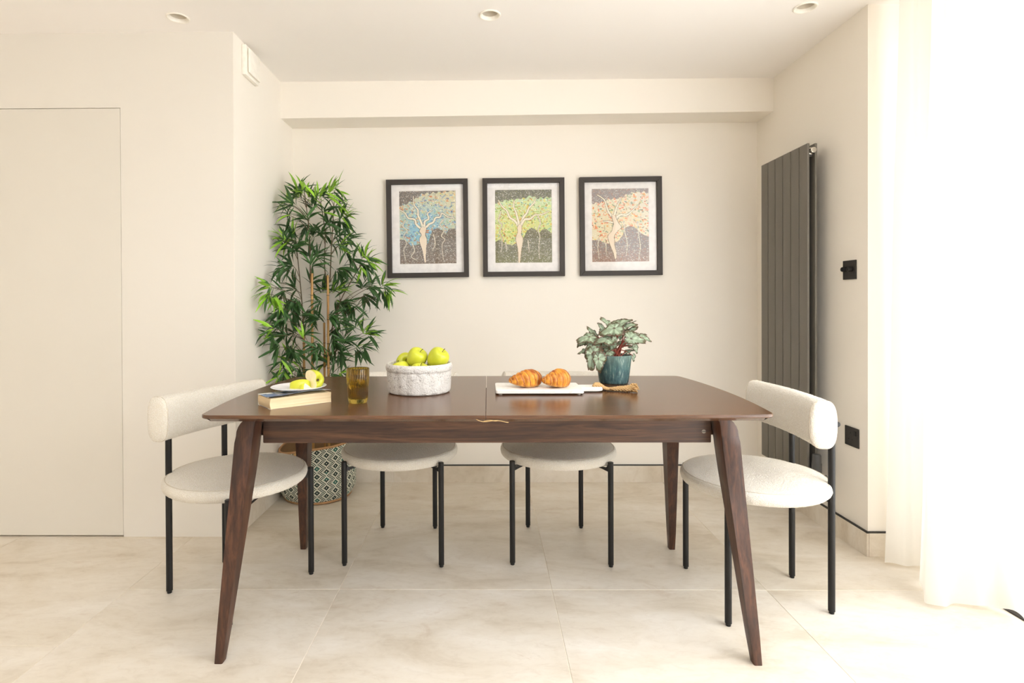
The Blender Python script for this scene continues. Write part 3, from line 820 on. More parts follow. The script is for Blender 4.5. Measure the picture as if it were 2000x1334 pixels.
def rope_mat():
    t = NT('jute_rope'); v = t.coord()
    w_ = t.n('ShaderNodeTexWave', _wave_type='BANDS', _bands_direction='DIAGONAL'); w_.inputs['Scale'].default_value = 95; w_.inputs['Distortion'].default_value = 2.5; t.l(v, w_.inputs['Vector'])
    c = t.ramp(w_.outputs['Fac'], [(.05, L4(176, 132, 80)), (.5, L4(216, 178, 124)), (1, L4(234, 202, 152))])
    t.set(Base_Color=c, Roughness=.9, Specular_IOR_Level=.15); t.bump(w_.outputs['Fac'], .6, .003); return t.m
M_rope = rope_mat()
bm = bmesh.new()
V = []
inner = []
for j in range(7):
    s = 1 - j / 6 * .6
    inner.append([bm.verts.new(((bask_r(s) - .006) * math.cos(2 * PI * i / 72), (bask_r(s) - .006) * math.sin(2 * PI * i / 72), s * bask_top(2 * PI * i / 72) - .002)) for i in range(72)])
for A, B in zip(inner, inner[1:]):
    for i in range(72): bm.faces.new((A[i], A[(i + 1) % 72], B[(i + 1) % 72], B[i]))
link('liner', from_bm('liner', bm, 1.0), M_liner, basket)
link('base', lathe('base', [(0, 0), (.165, 0), (.172, .003), (.172, .006), (0, .006)], 64), M_tan, basket)
rim = [((bask_r(1) - .002) * math.cos(a), (bask_r(1) - .002) * math.sin(a), bask_top(a)) for a in [2 * PI * i / 72 for i in range(73)]]
link('rim_trim', tube('rim_trim', rim, .0062, 8), M_tan, basket)
link('bottom_trim', tube('bottom_trim', [((bask_r(.02)) * math.cos(a), (bask_r(.02)) * math.sin(a), .008) for a in [2 * PI * i / 72 for i in range(73)]], .0065, 8), M_tan, basket)
for a0 in (-2.25, .9):
    pts = []
    for k in range(13):
        s = k / 12; a = a0 - .42 + .84 * s; d = .016 - .03 * math.sin(PI * s) * (1 if a0 > 0 else -.12); r = bask_r(1) + .004
        pts.append((r * math.cos(a), r * math.sin(a), bask_top(a) - .012 - .028 * math.sin(PI * s) * (1 if a0 < 0 else -1.5)))
    link('rope_handle', tube('rope_handle', pts, .011, 10), M_rope, basket)

# ------------------------------------------------------------------ bamboo
bamboo = thing('bamboo_plant', 'tall artificial bamboo with slender green leaves in the alcove corner', 'plant', (BX, BYY, .004))
M_pot_black = plain('black_nursery_pot', L4(44, 42, 40), .6)
M_soil = plain('dark_soil', L4(58, 44, 34), .95, 0, .2, 120, .6)
link('nursery_pot', lathe('nursery_pot', [(0, .002), (.11, .002), (.135, .19), (.139, .19), (.139, .205), (.133, .205), (.128, .17), (0, .165)], 40), M_pot_black, bamboo)
link('soil', lathe('soil', [(0, .180), (.08, .178), (.1285, .172), (.128, .160), (0, .160)], 32), M_soil, bamboo)
def cane_mat():
    t = NT('bamboo_cane'); v = t.coord('Object', (30, 30, 3)); f = t.noise(v, 2, 3)
    t.set(Base_Color=t.ramp(f, [(.3, L4(160, 116, 62)), (.7, L4(205, 162, 98))]), Roughness=.45); return t.m
M_cane = cane_mat()
M_twig = plain('brown_twig', L4(92, 78, 54), .7)
def leafmat(name, a, b):
    t = NT(name); oi = t.n('ShaderNodeObjectInfo'); v = t.coord('Object', (1, 1, 1)); f = t.noise(v, 30, 2)
    c = t.mix(f, a, b); hs = t.n('ShaderNodeHueSaturation'); mr = t.n('ShaderNodeMapRange'); mr.inputs['To Min'].default_value = .75; mr.inputs['To Max'].default_value = 1.25
    t.l(oi.outputs['Random'], mr.inputs['Value']); t.l(mr.outputs[0], hs.inputs['Value']); t.l(c, hs.inputs['Color'])
    t.set(Base_Color=hs.outputs[0], Roughness=.45, Specular_IOR_Level=.4); return t.m
M_leaf_d = leafmat('dark_bamboo_leaf', L4(44, 78, 36), L4(66, 106, 50))
M_leaf_l = leafmat('fresh_bamboo_leaf', L4(120, 176, 40), L4(160, 204, 62))
def zz(px, py, Y=3.12):                  # clump positions surveyed from the photograph, metres, relative to the plant base
    x = ((460 + px / 2.778) - 940) / 1095. * Y - .011 * Y
    z = 1.086 - ((320 + py / 2.778) - 593.6) / 1095. * Y - .006 * Y
    return x - BX, z - .004
rnd = random.Random(5)
CANES = [((-.0146, -.045), .0085, zz(412, 590)[1]), ((-.074, -.01), .0075, zz(370, 870)[1]), ((.066, -.02), .0078, zz(512, 600)[1]), ((.028, .03), .007, zz(480, 860)[1])]
CANE_TOP = []
for (cx, cyy), r, ht in CANES:
    pts, rad = [], []
    lean = (0, cyy * .1); nn = 0; z = .17; step = .135
    nodes = bmesh.new()
    while z < ht:
        z1 = min(z + step, ht)
        for s, q in ((0, 1.16), (.04, 1.0), (.5, .96), (.95, 1.0), (.99, 1.14)):
            zz_ = z + (z1 - z) * s; pts.append((cx + lean[0] * zz_, cyy + lean[1] * zz_, zz_)); rad.append(r * q * (1 - .22 * zz_ / 1.6))
        rn = r * (1 - .22 * z1 / 1.6) * 1.16
        if z1 < ht: lathe_bm(nodes, [(rn * .8, z1 - .0030), (rn, z1 - .0022), (rn * 1.03, z1), (rn, z1 + .0018), (rn * .8, z1 + .0026)], 12, (cx, cyy + lean[1] * z1, 0))
        z = z1
    link('node_rings', from_bm('node_rings', nodes, .8), M_twig, bamboo)
    link('cane', tube('cane', pts, rad, 12), M_cane, bamboo)
    CANE_TOP.append((cx + lean[0] * ht, cyy + lean[1] * ht, ht))
# clumps: px, py, spread direction (deg, 90 = up), number of leaves, share of fresh light leaves
CL = [(350, 150, 150, 6, .6), (390, 160, 110, 5, .5), (440, 155, 40, 4, .1), (325, 165, 160, 5, .5), (400, 185, 80, 5, .4), (465, 190, 80, 6, .6), (520, 175, 50, 6, .5), (560, 150, 25, 5, .6), (530, 215, 20, 6, .6),
      (300, 215, 160, 5, .5), (345, 235, 170, 6, .1), (420, 235, 100, 6, .1), (490, 260, 60, 6, .1), (570, 268, 20, 6, .5), (330, 290, 190, 5, .1), (370, 320, 200, 7, 0), (430, 310, 100, 7, 0), (500, 320, 40, 7, 0), (560, 300, 0, 5, .1), (300, 340, 200, 4, 0),
      (265, 412, 160, 6, .8), (310, 395, 120, 6, .6), (340, 420, 170, 5, .2), (290, 445, 190, 5, .1), (400, 380, 90, 6, 0), (460, 370, 80, 6, 0), (540, 385, 30, 6, 0), (600, 395, 10, 4, 0), (555, 440, 20, 6, .4), (500, 430, 60, 6, .1), (420, 440, 120, 6, 0),
      (350, 480, 150, 7, 0), (390, 500, 90, 6, 0), (440, 500, 40, 6, 0), (590, 480, 10, 5, 0), (640, 520, 10, 6, 0), (690, 500, 50, 6, .4), (715, 520, 0, 7, .8), (680, 545, -40, 6, .3), (590, 560, 0, 6, .1), (540, 575, -20, 7, 0), (450, 560, 60, 6, 0), (310, 550, 180, 7, 0), (255, 560, 185, 5, 0),
      (190, 665, 190, 7, .6), (170, 700, 210, 6, .7), (205, 720, 265, 7, .7), (235, 640, 90, 4, 0), (265, 690, 200, 7, 0), (320, 680, 160, 7, 0), (300, 740, 280, 7, 0), (350, 730, 260, 6, 0), (390, 640, 60, 5, 0), (450, 690, 90, 6, .1),
      (505, 690, 110, 6, .7), (550, 690, 40, 6, .6), (530, 735, -20, 5, .5), (470, 745, 200, 6, 0), (560, 760, 10, 6, 0), (600, 745, 300, 6, .3), (680, 670, 80, 6, 0), (690, 710, 300, 6, 0), (640, 770, 280, 5, 0), (740, 665, 20, 6, 0), (800, 660, 30, 6, .4), (820, 690, -40, 7, .7), (790, 690, 280, 5, .1),
      (250, 780, 240, 6, 0), (310, 800, 260, 6, 0), (380, 790, 280, 6, 0), (470, 830, 200, 6, 0), (530, 820, 0, 7, 0), (580, 850, -60, 7, 0), (540, 890, -90, 7, 0), (270, 850, 200, 6, 0), (240, 880, 180, 5, 0),
      (190, 890, 130, 6, .5), (205, 930, 190, 6, .4), (270, 930, 200, 7, 0), (330, 920, 180, 6, 0), (400, 930, 60, 5, .3), (470, 960, 250, 6, 0), (545, 950, -60, 7, 0), (600, 960, 60, 5, 0), (690, 915, 60, 7, .3), (720, 920, 10, 6, .5), (660, 880, 120, 4, .4),
      (230, 990, 200, 7, 0), (290, 985, 250, 6, 0), (350, 1000, 280, 6, 0), (480, 990, 220, 6, 0), (560, 1020, -20, 7, 0), (640, 1000, -10, 6, .2), (690, 1000, -20, 7, 0), (250, 1060, 270, 6, .4), (290, 1060, 70, 5, .7), (260, 1110, 230, 6, .4), (330, 1110, 250, 6, 0),
      (480, 1085, 150, 6, .6), (520, 1085, 70, 6, 0), (450, 1130, 190, 6, 0), (530, 1130, 10, 6, .1), (560, 1140, 0, 5, .3), (240, 1160, 200, 6, .6), (300, 1150, 260, 6, 0), (400, 1120, 270, 5, 0)]
def bleaf(bend, wd):
    L_, bm = 1.0, bmesh.new(); prof = [(0, .0), (.08, .35), (.28, .92), (.5, 1.0), (.75, .62), (1.0, .0)]; rows = []
    for s, w_ in prof:
        a = bend * s; x = s * (1 - .16 * bend * s); z = -.5 * bend * s * s
        h = w_ * wd
        rows.append([bm.verts.new((x, h, z + h * .35)), bm.verts.new((x, 0, z)), bm.verts.new((x, -h, z + h * .35))] if w_ else [bm.verts.new((x, 0, z))])
    for A, B in zip(rows, rows[1:]):
        if len(A) == 1: bm.faces.new((A[0], B[1], B[0])); bm.faces.new((A[0], B[2], B[1]))
        elif len(B) == 1: bm.faces.new((A[0], A[1], B[0])); bm.faces.new((A[1], A[2], B[0]))
        else: bm.faces.new((A[0], A[1], B[1], B[0])); bm.faces.new((A[1], A[2], B[2], B[1]))
    return from_bm('leaf', bm, 1.2)
# thin upright stems carry on above the canes
STEMS = []
for pts in ([(412, 640), (408, 420), (390, 260), (372, 140)], [(512, 640), (518, 460), (524, 320), (530, 190)], [(500, 700), (478, 540), (480, 380), (455, 200)], [(368, 900), (350, 700), (332, 540), (318, 420)], [(512, 900), (560, 740), (630, 610), (670, 540)]):
    P = []
    for i_, (px, py) in enumerate(pts):
        x, z = zz(px, py); P.append(Vector((x, (-.048, -.026, -.02, -.02, .0)[len(STEMS)] + .010 * i_, z)))
    sp = spline(P, 6); STEMS.append(sp)
    link('stem', tube('stem', sp, [.0036 - .0016 * k / (len(sp) - 1) for k in range(len(sp))], 8), M_twig, bamboo)
ATT = [[Vector((c[0] * (1 - k / 9) + q[0][0] * k / 9, c[1], .2 + (c[2] - .2) * k / 9)) for k in range(10)] for c, q in zip(CANE_TOP, CANES)] + STEMS
LM = {}
for ck, mt in (('d', M_leaf_d), ('l', M_leaf_l)):
    LM[ck] = []
    for bend in (.2, .55, .95, 1.4):
        me = bleaf(bend, .068); me.materials.append(mt); LM[ck].append(me)
leaves, twigs = [], bmesh.new()
for (px, py, dg, nl, fr) in CL:
    x, z = zz(px, py); edge = min(1, abs(x) / .3)
    y = rnd.uniform(-.15, .08) * (1 - .5 * edge)
    if x + BX < XL + .085:                   # clumps on the wall side lean out into the room
        Y = min(3.12, (XL + .085) / ((x + BX) / 3.12)); x, z = zz(px, py, Y); y = Y - BYY
    # stem of the clump, from the nearest cane lower down
    o_ = Vector((x, y, z)); best = None
    for line in ATT:
        for q in line:
            dx = abs(q.x - x); want = z - .05 - .45 * dx
            cost = dx + .3 * abs(q.y - y) + 1.2 * abs(q.z - max(want, .2))
            if best is None or cost < best[0]: best = (cost, q)
    q = best[1]
    tube_bm(twigs, spline([q, (q + o_) / 2 + Vector((0, 0, .012)), o_], 4), [.0018] * 4 + [.0015] * 4 + [.0011], 5)
    for k in range(int(nl * 2.0 + .5)):
        a = math.radians(dg) + rnd.uniform(-1.35, 1.35); up = math.sin(a); Lf = rnd.uniform(.080, .128) * (3.12 + min(y, 0)) / 3.12
        d = Vector((math.cos(a), rnd.uniform(-.65, .25), up + rnd.uniform(-.2, .1))).normalized()
        o = Vector((x, y, z)) + Vector((rnd.uniform(-.011, .011), rnd.uniform(-.03, .02), rnd.uniform(-.011, .011)))
        if o.y + d.y * Lf > .185: d.y = min(d.y, (.185 - o.y) / Lf)
        if o.x + d.x * Lf < XL + .012 - BX: d.x = max(d.x, (XL + .012 - BX - o.x) / Lf)
        if o.z + d.z * Lf < .28: d.z = abs(d.z)
        d.normalize()
        side = d.cross(Vector((0, -.55, 1)))
        if side.length < .05: side = Vector((0, 1, 0))
        side.normalize(); up_ = side.cross(d)
        q = Matrix((d, -side, up_)).transposed() @ Matrix.Rotation(rnd.uniform(-.75, .75), 3, 'X')
        M = Matrix.Translation(o) @ (q @ Matrix.Diagonal((Lf, Lf, Lf))).to_4x4()
        leaves.append((o.y + d.y * Lf * .5, M, rnd.choice(LM['l' if rnd.random() < fr else 'd'])))
leaves.sort(key=lambda q: q[0])
link('twigs', from_bm('twigs', twigs, 1.0), M_twig, bamboo)['kind'] = 'stuff'
for (_, M, me) in leaves[:300]:
    o = bpy.data.objects.new('leaf', me); COL.objects.link(o); o.parent = bamboo; o.matrix_local = M
V, Fc, mi = [], [], []
for (_, M, me) in leaves[300:]:
    b0 = len(V); V += [tuple(M @ v.co) for v in me.vertices]
    for p in me.polygons: Fc.append([b0 + i for i in p.vertices]); mi.append(0 if me.materials[0] == M_leaf_d else 1)
me = mesh('foliage', V, Fc); me.materials.append(M_leaf_d); me.materials.append(M_leaf_l); me.polygons.foreach_set('material_index', mi)
link('foliage', me, None, bamboo)['kind'] = 'stuff'

# ------------------------------------------------------------------ things on the table (top at z = .75)
TT = .75
# stone bowl
def stone_mat():
    t = NT('weathered_whitewashed_stone'); v = t.coord()
    n1 = t.noise(v, 26, 6, .7, .4); n2 = t.noise(v, 150, 4, .7)
    mul = t.n('ShaderNodeMath', _operation='MULTIPLY'); t.l(n1, mul.inputs[0]); t.l(n2, mul.inputs[1])
    c = t.ramp(mul.outputs[0], [(.11, L4(84, 76, 70)), (.155, L4(168, 160, 152)), (.20, L4(222, 217, 210)), (.4, L4(236, 232, 226))])
    t.set(Base_Color=c, Roughness=.95, Specular_IOR_Level=.15); t.bump(mul.outputs[0], .9, .012); return t.m
M_stone = stone_mat()
bowlo = thing('stone_bowl', 'rough whitewashed stone bowl filled with green apples on the table', 'bowl', (-.2535, 2.072, TT))
prof = [(0, .0), (.105, .0), (.1125, .004), (.1145, .010), (.1165, .040), (.1175, .075), (.1172, .079), (.1195, .0815), (.1215, .086), (.1222, .095), (.1205, .103), (.1165, .1075), (.112, .1072), (.1085, .104), (.105, .09), (.103, .045), (.098, .036), (0, .034)]
fl = [prof[0]]
for a, b in zip(prof, prof[1:]):
    m = max(1, int(math.hypot(a[0] - b[0], a[1] - b[1]) / .006))
    fl += [(a[0] + (b[0] - a[0]) * k / m, a[1] + (b[1] - a[1]) * k / m) for k in range(1, m + 1)]
link('body', lathe('body', fl, 120, (0, 0, 0), lambda r, a, z: r if r < .1 else r + .0016 * noise.noise(Vector((math.cos(a) * 6, math.sin(a) * 6, z * 70))) + (.0012 * math.sin(a * 18) if r > .113 and z < .078 else 0)), M_stone, bowlo)

def apple_mat():
    t = NT('green_apple_skin'); v = t.coord(); f = t.noise(v, 14, 3); d = t.n('ShaderNodeTexVoronoi'); d.inputs['Scale'].default_value = 260; t.l(v, d.inputs['Vector'])
    c = t.ramp(f, [(.3, L4(178, 184, 36)), (.55, L4(200, 202, 56)), (.75, L4(216, 212, 80))])
    dm = t.ramp(d.outputs['Distance'], [(.10, (1, 1, 1, 1)), (.22, (0, 0, 0, 1))]); fm = t.n('ShaderNodeMath', _operation='MULTIPLY'); t.l(dm, fm.inputs[0]); fm.inputs[1].default_value = .35
    c = t.mix(fm.outputs[0], c, L4(226, 228, 130))
    t.set(Base_Color=c, Roughness=.28, Specular_IOR_Level=.5, Subsurface_Weight=.08, Subsurface_Radius=(.01, .01, .004)); return t.m
M_apple = apple_mat()
M_flesh = plain('apple_flesh', L4(244, 232, 190), .6, 0, .4, 60)
M_stem = plain('apple_stem', L4(84, 58, 34), .8)
AP = [(0, -.0255), (.006, -.0268), (.010, -.031), (.015, -.0335), (.021, -.0325), (.028, -.025), (.0335, -.012), (.0362, .003), (.0355, .015), (.0315, .0255), (.0245, .0315), (.0165, .0335), (.010, .0315), (.005, .0262), (0, .0225)]
apf = [(p.x, p.y) for p in spline([(a, b, 0) for a, b in AP], 3)]; apf[0] = (0, AP[0][1]); apf[-1] = (0, AP[-1][1]); apf = [(max(r, 0), z) for r, z in apf]
def apple_bm():
    bm = bmesh.new(); lathe_bm(bm, apf, 40, (0, 0, 0), lambda r, a, z: r * (1 + .022 * math.cos(5 * a) * (.5 - z / .07) + .012 * math.cos(2 * a))); return bm
apple_me = from_bm('skin', apple_bm(), 1.2)
stem_me = tube('stem', [(0, 0, .022), (.001, 0, .030), (.003, .001, .037), (.006, .001, .042)], [.0012, .0011, .0012, .0017], 7)
cal_me = lathe('calyx', [(0, -.0275), (.003, -.0285), (.0045, -.030), (.004, -.027), (0, -.0262)], 10)
def apple(label, loc, rot, s=1.0):
    t = thing('green_apple', label, 'apple', loc, 0, 'green apples in the stone bowl'); t.rotation_euler = rot; t.scale = (s, s, s)
    link('skin', apple_me, M_apple, t); link('stem', stem_me, M_stem, t); link('calyx', cal_me, M_stem, t)
apple('green apple on top in the stone bowl, nearer the drinking glass', (-.262, 2.070, TT + .125), (.5, .35, .4), 1.0)
apple('green apple on top in the stone bowl, nearer the croissants', (-.183, 2.058, TT + .124), (.62, .1, 1.0), 1.06)
apple('green apple at the back of the stone bowl, half hidden', (-.310, 2.118, TT + .104), (1.2, -.5, .3), .98)
apple('green apple low by the bowl rim, nearest the drinking glass', (-.320, 2.048, TT + .078), (-.2, -.35, 0), .98)
apple('green apple low at the front of the bowl, under the top two', (-.245, 2.012, TT + .075), (.35, .05, .2), .98)
apple('green apple low in the bowl, under the apple nearer the croissants', (-.200, 2.112, TT + .071), (.2, .3, 2), .98)

# amber tumbler with water
def amber():
    t = NT('amber_glass'); t.set(Base_Color=L4(194, 168, 80), Roughness=.03, IOR=1.48, Transmission_Weight=1.0); return t.m
M_amber = amber()
def water():
    t = NT('water'); t.set(Base_Color=(.97, .97, .95, 1), Roughness=.0, IOR=1.33, Transmission_Weight=1.0); return t.m
M_water = water()
gx, gy = -.4295, 1.848
gl = thing('amber_tumbler', 'ribbed amber drinking glass half full of water on the table', 'glass', (gx, gy, TT))
def rib(r, a, z): return r + (.0016 * abs(math.sin(a * 12)) ** .7 if r > .0295 and .006 < z < .108 else 0)
gp = [(0, .0012), (.024, .0012), (.026, 0), (.029, .001), (.0305, .005), (.0312, .02), (.0325, .045), (.0334, .062), (.0348, .0645), (.0362, .085), (.0375, .108), (.0378, .113), (.0365, .1145), (.0352, .113), (.0340, .09), (.0318, .066), (.0308, .062), (.0292, .045), (.0280, .020), (.0255, .0155), (0, .0145)]
link('body', lathe('body', gp, 240, (0, 0, 0), rib, sharp=.6), M_amber, gl)
link('water', lathe('water', [(0, .0142), (.0256, .0152), (.0282, .020), (.0295, .045), (.0311, .0625), (.0306, .0628), (0, .0623)], 64), M_water, gl)

# paperback book with a curling cover
book = thing('paperback_book', 'well worn paperback with a curling blue and white cover under the plate', 'book', (-.675, 1.730, TT), math.atan2(.130, .152))
BL, BW, BH = .201, .112, .0335       # local x along the fore edge, local y into the book
def pages_mat():
    t = NT('yellowed_pages'); v = t.coord('Object', (3, 3, 900)); f = t.noise(v, 1.0, 3, .7)
    v2 = t.coord('Object', (5, 5, 60)); f2 = t.noise(v2, 1.0, 3)
    c = t.ramp(f, [(.35, L4(212, 184, 138)), (.55, L4(238, 218, 180))]); c = t.mix(.3, c, t.ramp(f2, [(.3, L4(206, 174, 122)), (.7, L4(246, 232, 202))]))
    t.set(Base_Color=c, Roughness=.9, Specular_IOR_Level=.1); t.bump(f, .35, .001); return t.m
M_pages = pages_mat()
bm = bmesh.new(); nx, ny, nz = 14, 10, 8; grid = {}
def bookpt(i, j, k):
    x, y, z = BL * i / nx, BW * j / ny, BH * k / nz
    e = .004 * math.sin(PI * k / nz)
    if i == 0: x += -.003 * math.sin(PI * k / nz) + .002
    if j == 0: y += e * .5 - .001 + .0012 * math.sin(i * .9)
    if j == ny: y += -e * .6
    if k == nz: z += .0015 * math.sin(PI * i / nx) * (1 - j / ny) - .001
    return (x, y, z + .0004)
def bq(i, j, k):
    if (i, j, k) not in grid: grid[(i, j, k)] = bm.verts.new(bookpt(i, j, k))
    return grid[(i, j, k)]
for i in range(nx):
    for j in range(ny):
        for k in (0, nz): bm.faces.new((bq(i, j, k), bq(i + 1, j, k), bq(i + 1, j + 1, k), bq(i, j + 1, k)))
for k in range(nz):
    for i in range(nx):
        for j in (0, ny): bm.faces.new((bq(i, j, k), bq(i + 1, j, k), bq(i + 1, j, k + 1), bq(i, j, k + 1)))
    for j in range(ny):
        for i in (0, nx): bm.faces.new((bq(i, j, k), bq(i, j + 1, k), bq(i, j + 1, k + 1), bq(i, j, k + 1)))
link('page_block', from_bm('page_block', bm, .9), M_pages, book)
def cover_mat():
    t = NT('printed_book_cover'); v = t.coord(); sp = t.n('ShaderNodeSeparateXYZ'); t.l(v, sp.inputs[0])
    mp = t.n('ShaderNodeMapping'); mp.inputs['Scale'].default_value = (38, 20, 1); t.l(v, mp.inputs['Vector'])
    vo = t.n('ShaderNodeTexVoronoi', _feature='F1', _distance='CHEBYCHEV'); vo.inputs['Scale'].default_value = 1.0; t.l(mp.outputs[0], vo.inputs['Vector'])
    blot = t.ramp(vo.outputs['Distance'], [(.40, (1, 1, 1, 1)), (.44, (0, 0, 0, 1))])
    n1 = t.noise(v, 22, 4, .6)
    blue = t.ramp(n1, [(.35, L4(58, 76, 110)), (.6, L4(92, 112, 146)), (.75, L4(128, 146, 172))])
    pale = t.ramp(n1, [(.35, L4(176, 194, 208)), (.7, L4(222, 226, 224))])
    ink = t.mix(blot, blue, L4(228, 228, 222))
    m = t.n('ShaderNodeMapRange'); m.inputs['From Min'].default_value = .085; m.inputs['From Max'].default_value = .092; t.l(sp.outputs['X'], m.inputs['Value'])
    t.set(Base_Color=t.mix(m.outputs[0], ink, pale), Roughness=.4); return t.m
M_cover = cover_mat()
def cover_z(x, y):
    f = 1 - y / BW; s = x / BL
    lift = .0095 * f * f * math.sin(PI * min(1, s * .80)) ** .9 + .0015 * f * s
    return BH + .0016 + lift + .004 * max(0, 1 - math.hypot(x - .012, y) / .03) * f
bm = bmesh.new(); NX, NY = 26, 14; g = []
for k, dz in enumerate((0, -.0005)):
    g.append([[bm.verts.new((BL * i / NX - .001, .014 * (1 - abs(2 * i / NX - 1) ** 3) * 0 + (BW + .001) * j / NY + (.014 if j == 0 and i == 0 else .0), cover_z(BL * i / NX, BW * j / NY) + dz)) for i in range(NX + 1)] for j in range(NY + 1)])
for j in range(NY):
    for i in range(NX):
        bm.faces.new((g[0][j][i], g[0][j][i + 1], g[0][j + 1][i + 1], g[0][j + 1][i])); bm.faces.new((g[1][j][i], g[1][j + 1][i], g[1][j + 1][i + 1], g[1][j][i + 1]))
def rimq(a, b, c, d): bm.faces.new((a, b, c, d))
for i in range(NX):
    rimq(g[0][0][i], g[1][0][i], g[1][0][i + 1], g[0][0][i + 1]); rimq(g[0][NY][i], g[0][NY][i + 1], g[1][NY][i + 1], g[1][NY][i])
for j in range(NY):
    rimq(g[0][j][0], g[0][j + 1][0], g[1][j + 1][0], g[1][j][0]); rimq(g[0][j][NX], g[1][j][NX], g[1][j + 1][NX], g[0][j + 1][NX])
link('front_cover', from_bm('front_cover', bm, .8), M_cover, book)['label'] = 'curling blue and white front cover'
link('spine', box('spine', 0, BL, BW, BW + .001, .0005, BH + .001), M_cover, book)
link('back_cover', box('back_cover', 0, BL, 0, BW, 0, .0005), M_cover, book)

# plate and cut apple
PX, PY, PZ = -.632, 1.868, TT + .0432
plate = link('side_plate', lathe('side_plate', [(0, 0), (.048, 0), (.052, -.0015), (.055, .0), (.074, .0035), (.0885, .0085), (.0897, .0097), (.0885, .0106), (.073, .0062), (.054, .0030), (0, .0028)], 72), M_ceramic, None, (PX, PY, PZ))
tag(plate, 'small white side plate of cut apple resting on the paperback', 'plate')
def cut_apple(name, label, pre, planes, px, py, s_, base):
    bm = apple_bm(); bmesh.ops.transform(bm, matrix=pre.to_4x4(), verts=bm.verts[:])
    for f in bm.faces: f.smooth = True
    for (co, no) in planes:
        r = bmesh.ops.bisect_plane(bm, geom=bm.verts[:] + bm.edges[:] + bm.faces[:], plane_co=co, plane_no=no, clear_outer=True)
        ed = [e for e in r['geom_cut'] if isinstance(e, bmesh.types.BMEdge)]
        q = bmesh.ops.contextual_create(bm, geom=ed)
        for f in q['faces']: f.material_index = 1; f.smooth = False
    bmesh.ops.scale(bm, vec=(s_, s_, s_), verts=bm.verts[:])
    bmesh.ops.recalc_face_normals(bm, faces=bm.faces[:])
    zmin = min(v.co.z for v in bm.verts)
    me = bpy.data.meshes.new(name); bm.to_mesh(me); bm.free(); me.set_sharp_from_angle(angle=.9)
    o = link(name, me, [M_apple, M_flesh], None, (px, py, base - zmin)); return tag(o, label, 'apple')
R3 = Matrix.Rotation
PB = PZ + .0030
axis_cam = R3(.95, 3, 'Z') @ R3(-PI / 2 - .12, 3, 'X')           # calyx turned to the room, a little to the right
ca_ = cut_apple('cut_apple', 'large piece of green apple with a pale cut face on the plate', axis_cam, [((-.006 * .66, -.006 * .75, 0), (-.66, -.75, .0)), ((0, 0, -.0235), (0, 0, -1))], -.590, 1.880, 1.0, PB)
cm = cal_me.copy(); cm.transform((Matrix.Scale(1.0, 3) @ axis_cam).to_4x4()); link('calyx', cm, M_stem, ca_)
lie = R3(PI / 2, 3, 'Y')
def wedge(rz, h):                                                  # a slice lying on one cut face, skin towards the room
    c, sn = math.cos(rz), math.sin(rz)
    return [((0, 0, 0), (0, 0, -1)), ((0, 0, 0), (-sn * math.sin(h), c * math.sin(h), math.cos(h)))]
w1 = cut_apple('apple_slice', 'long green apple slice lying skin side out on the plate', R3(.28, 3, 'Z') @ lie, wedge(.28, .92), -.632, 1.884, 1.0, PB)
w2 = cut_apple('apple_slice', 'short apple slice showing white flesh in front of the cut apple', R3(.40, 3, 'Z') @ lie, wedge(.40, .85) + [((.012, 0, 0), (.90, -.42, .12))], -.600, 1.860, .80, PB)
for w_ in (w1, w2): w_['group'] = 'apple slices on the plate'

# marble serving board, its rope, and two croissants
def marble():
    t = NT('white_marble'); v = t.coord('Object', (1, 1, 1)); f = t.noise(v, 9, 8, .65, 2.0)
    c = t.ramp(f, [(.40, L4(242, 239, 233)), (.485, L4(239, 235, 229)), (.50, L4(222, 216, 208)), (.515, L4(240, 236, 230)), (1, L4(244, 241, 236))])
    t.set(Base_Color=c, Roughness=.3, Specular_IOR_Level=.5); return t.m
M_marble = marble()
board = thing('marble_board', 'white marble serving board with a short handle under the croissants', 'board', (.185, 2.076, TT))
def slab_outline():
    pts = []
    def corner(cx, cyy, r, a0, n_=6):
        for k in range(n_ + 1): a = a0 + PI / 2 * k / n_; pts.append((cx + r * math.cos(a), cyy + r * math.sin(a)))
    x0, x1, y0, y1, r = -.157, .157, -.089, .089, .010
    corner(x0 + r, y0 + r, r, PI); corner(x1 - r, y0 + r, r, -PI / 2)
    h0, h1, hx = -.036, .034, .236
    pts.append((x1, h0)); corner(hx - .02, h0 + .02, .02, -PI / 2); corner(hx - .02, h1 - .02, .02, 0); pts.append((x1, h1))
    corner(x1 - r, y1 - r, r, 0); corner(x0 + r, y1 - r, r, PI / 2); return pts
bm = bmesh.new(); out = slab_outline(); rings = []
for ins, z in ((.002, .0045), (0, .0065), (0, .0165), (.002, .0185)):
    rings.append([bm.verts.new((x * (1 - ins / .15), y * (1 - ins / .09), z)) for x, y in out])
for A, B in zip(rings, rings[1:]):
    for k in range(len(A)): bm.faces.new((A[k], A[(k + 1) % len(A)], B[(k + 1) % len(A)], B[k]))
bm.faces.new(rings[0]); bm.faces.new(rings[-1])
link('slab', from_bm('slab', bm, .5), M_marble, board)
for x in (-.14, .14):
    for y in (-.072, .072): link('rubber_foot', lathe('rubber_foot', rod(.007, 0, .0047), 14, (x, y, 0)), M_white, board)
rp = spline([(.205, -.012, .0205), (.216, .012, .024), (.232, .022, .022), (.250, .016, .010), (.262, -.004, .0085), (.275, -.014, .0095), (.295, -.020, .011), (.318, -.028, .0125), (.340, -.036, .0150)], 6)
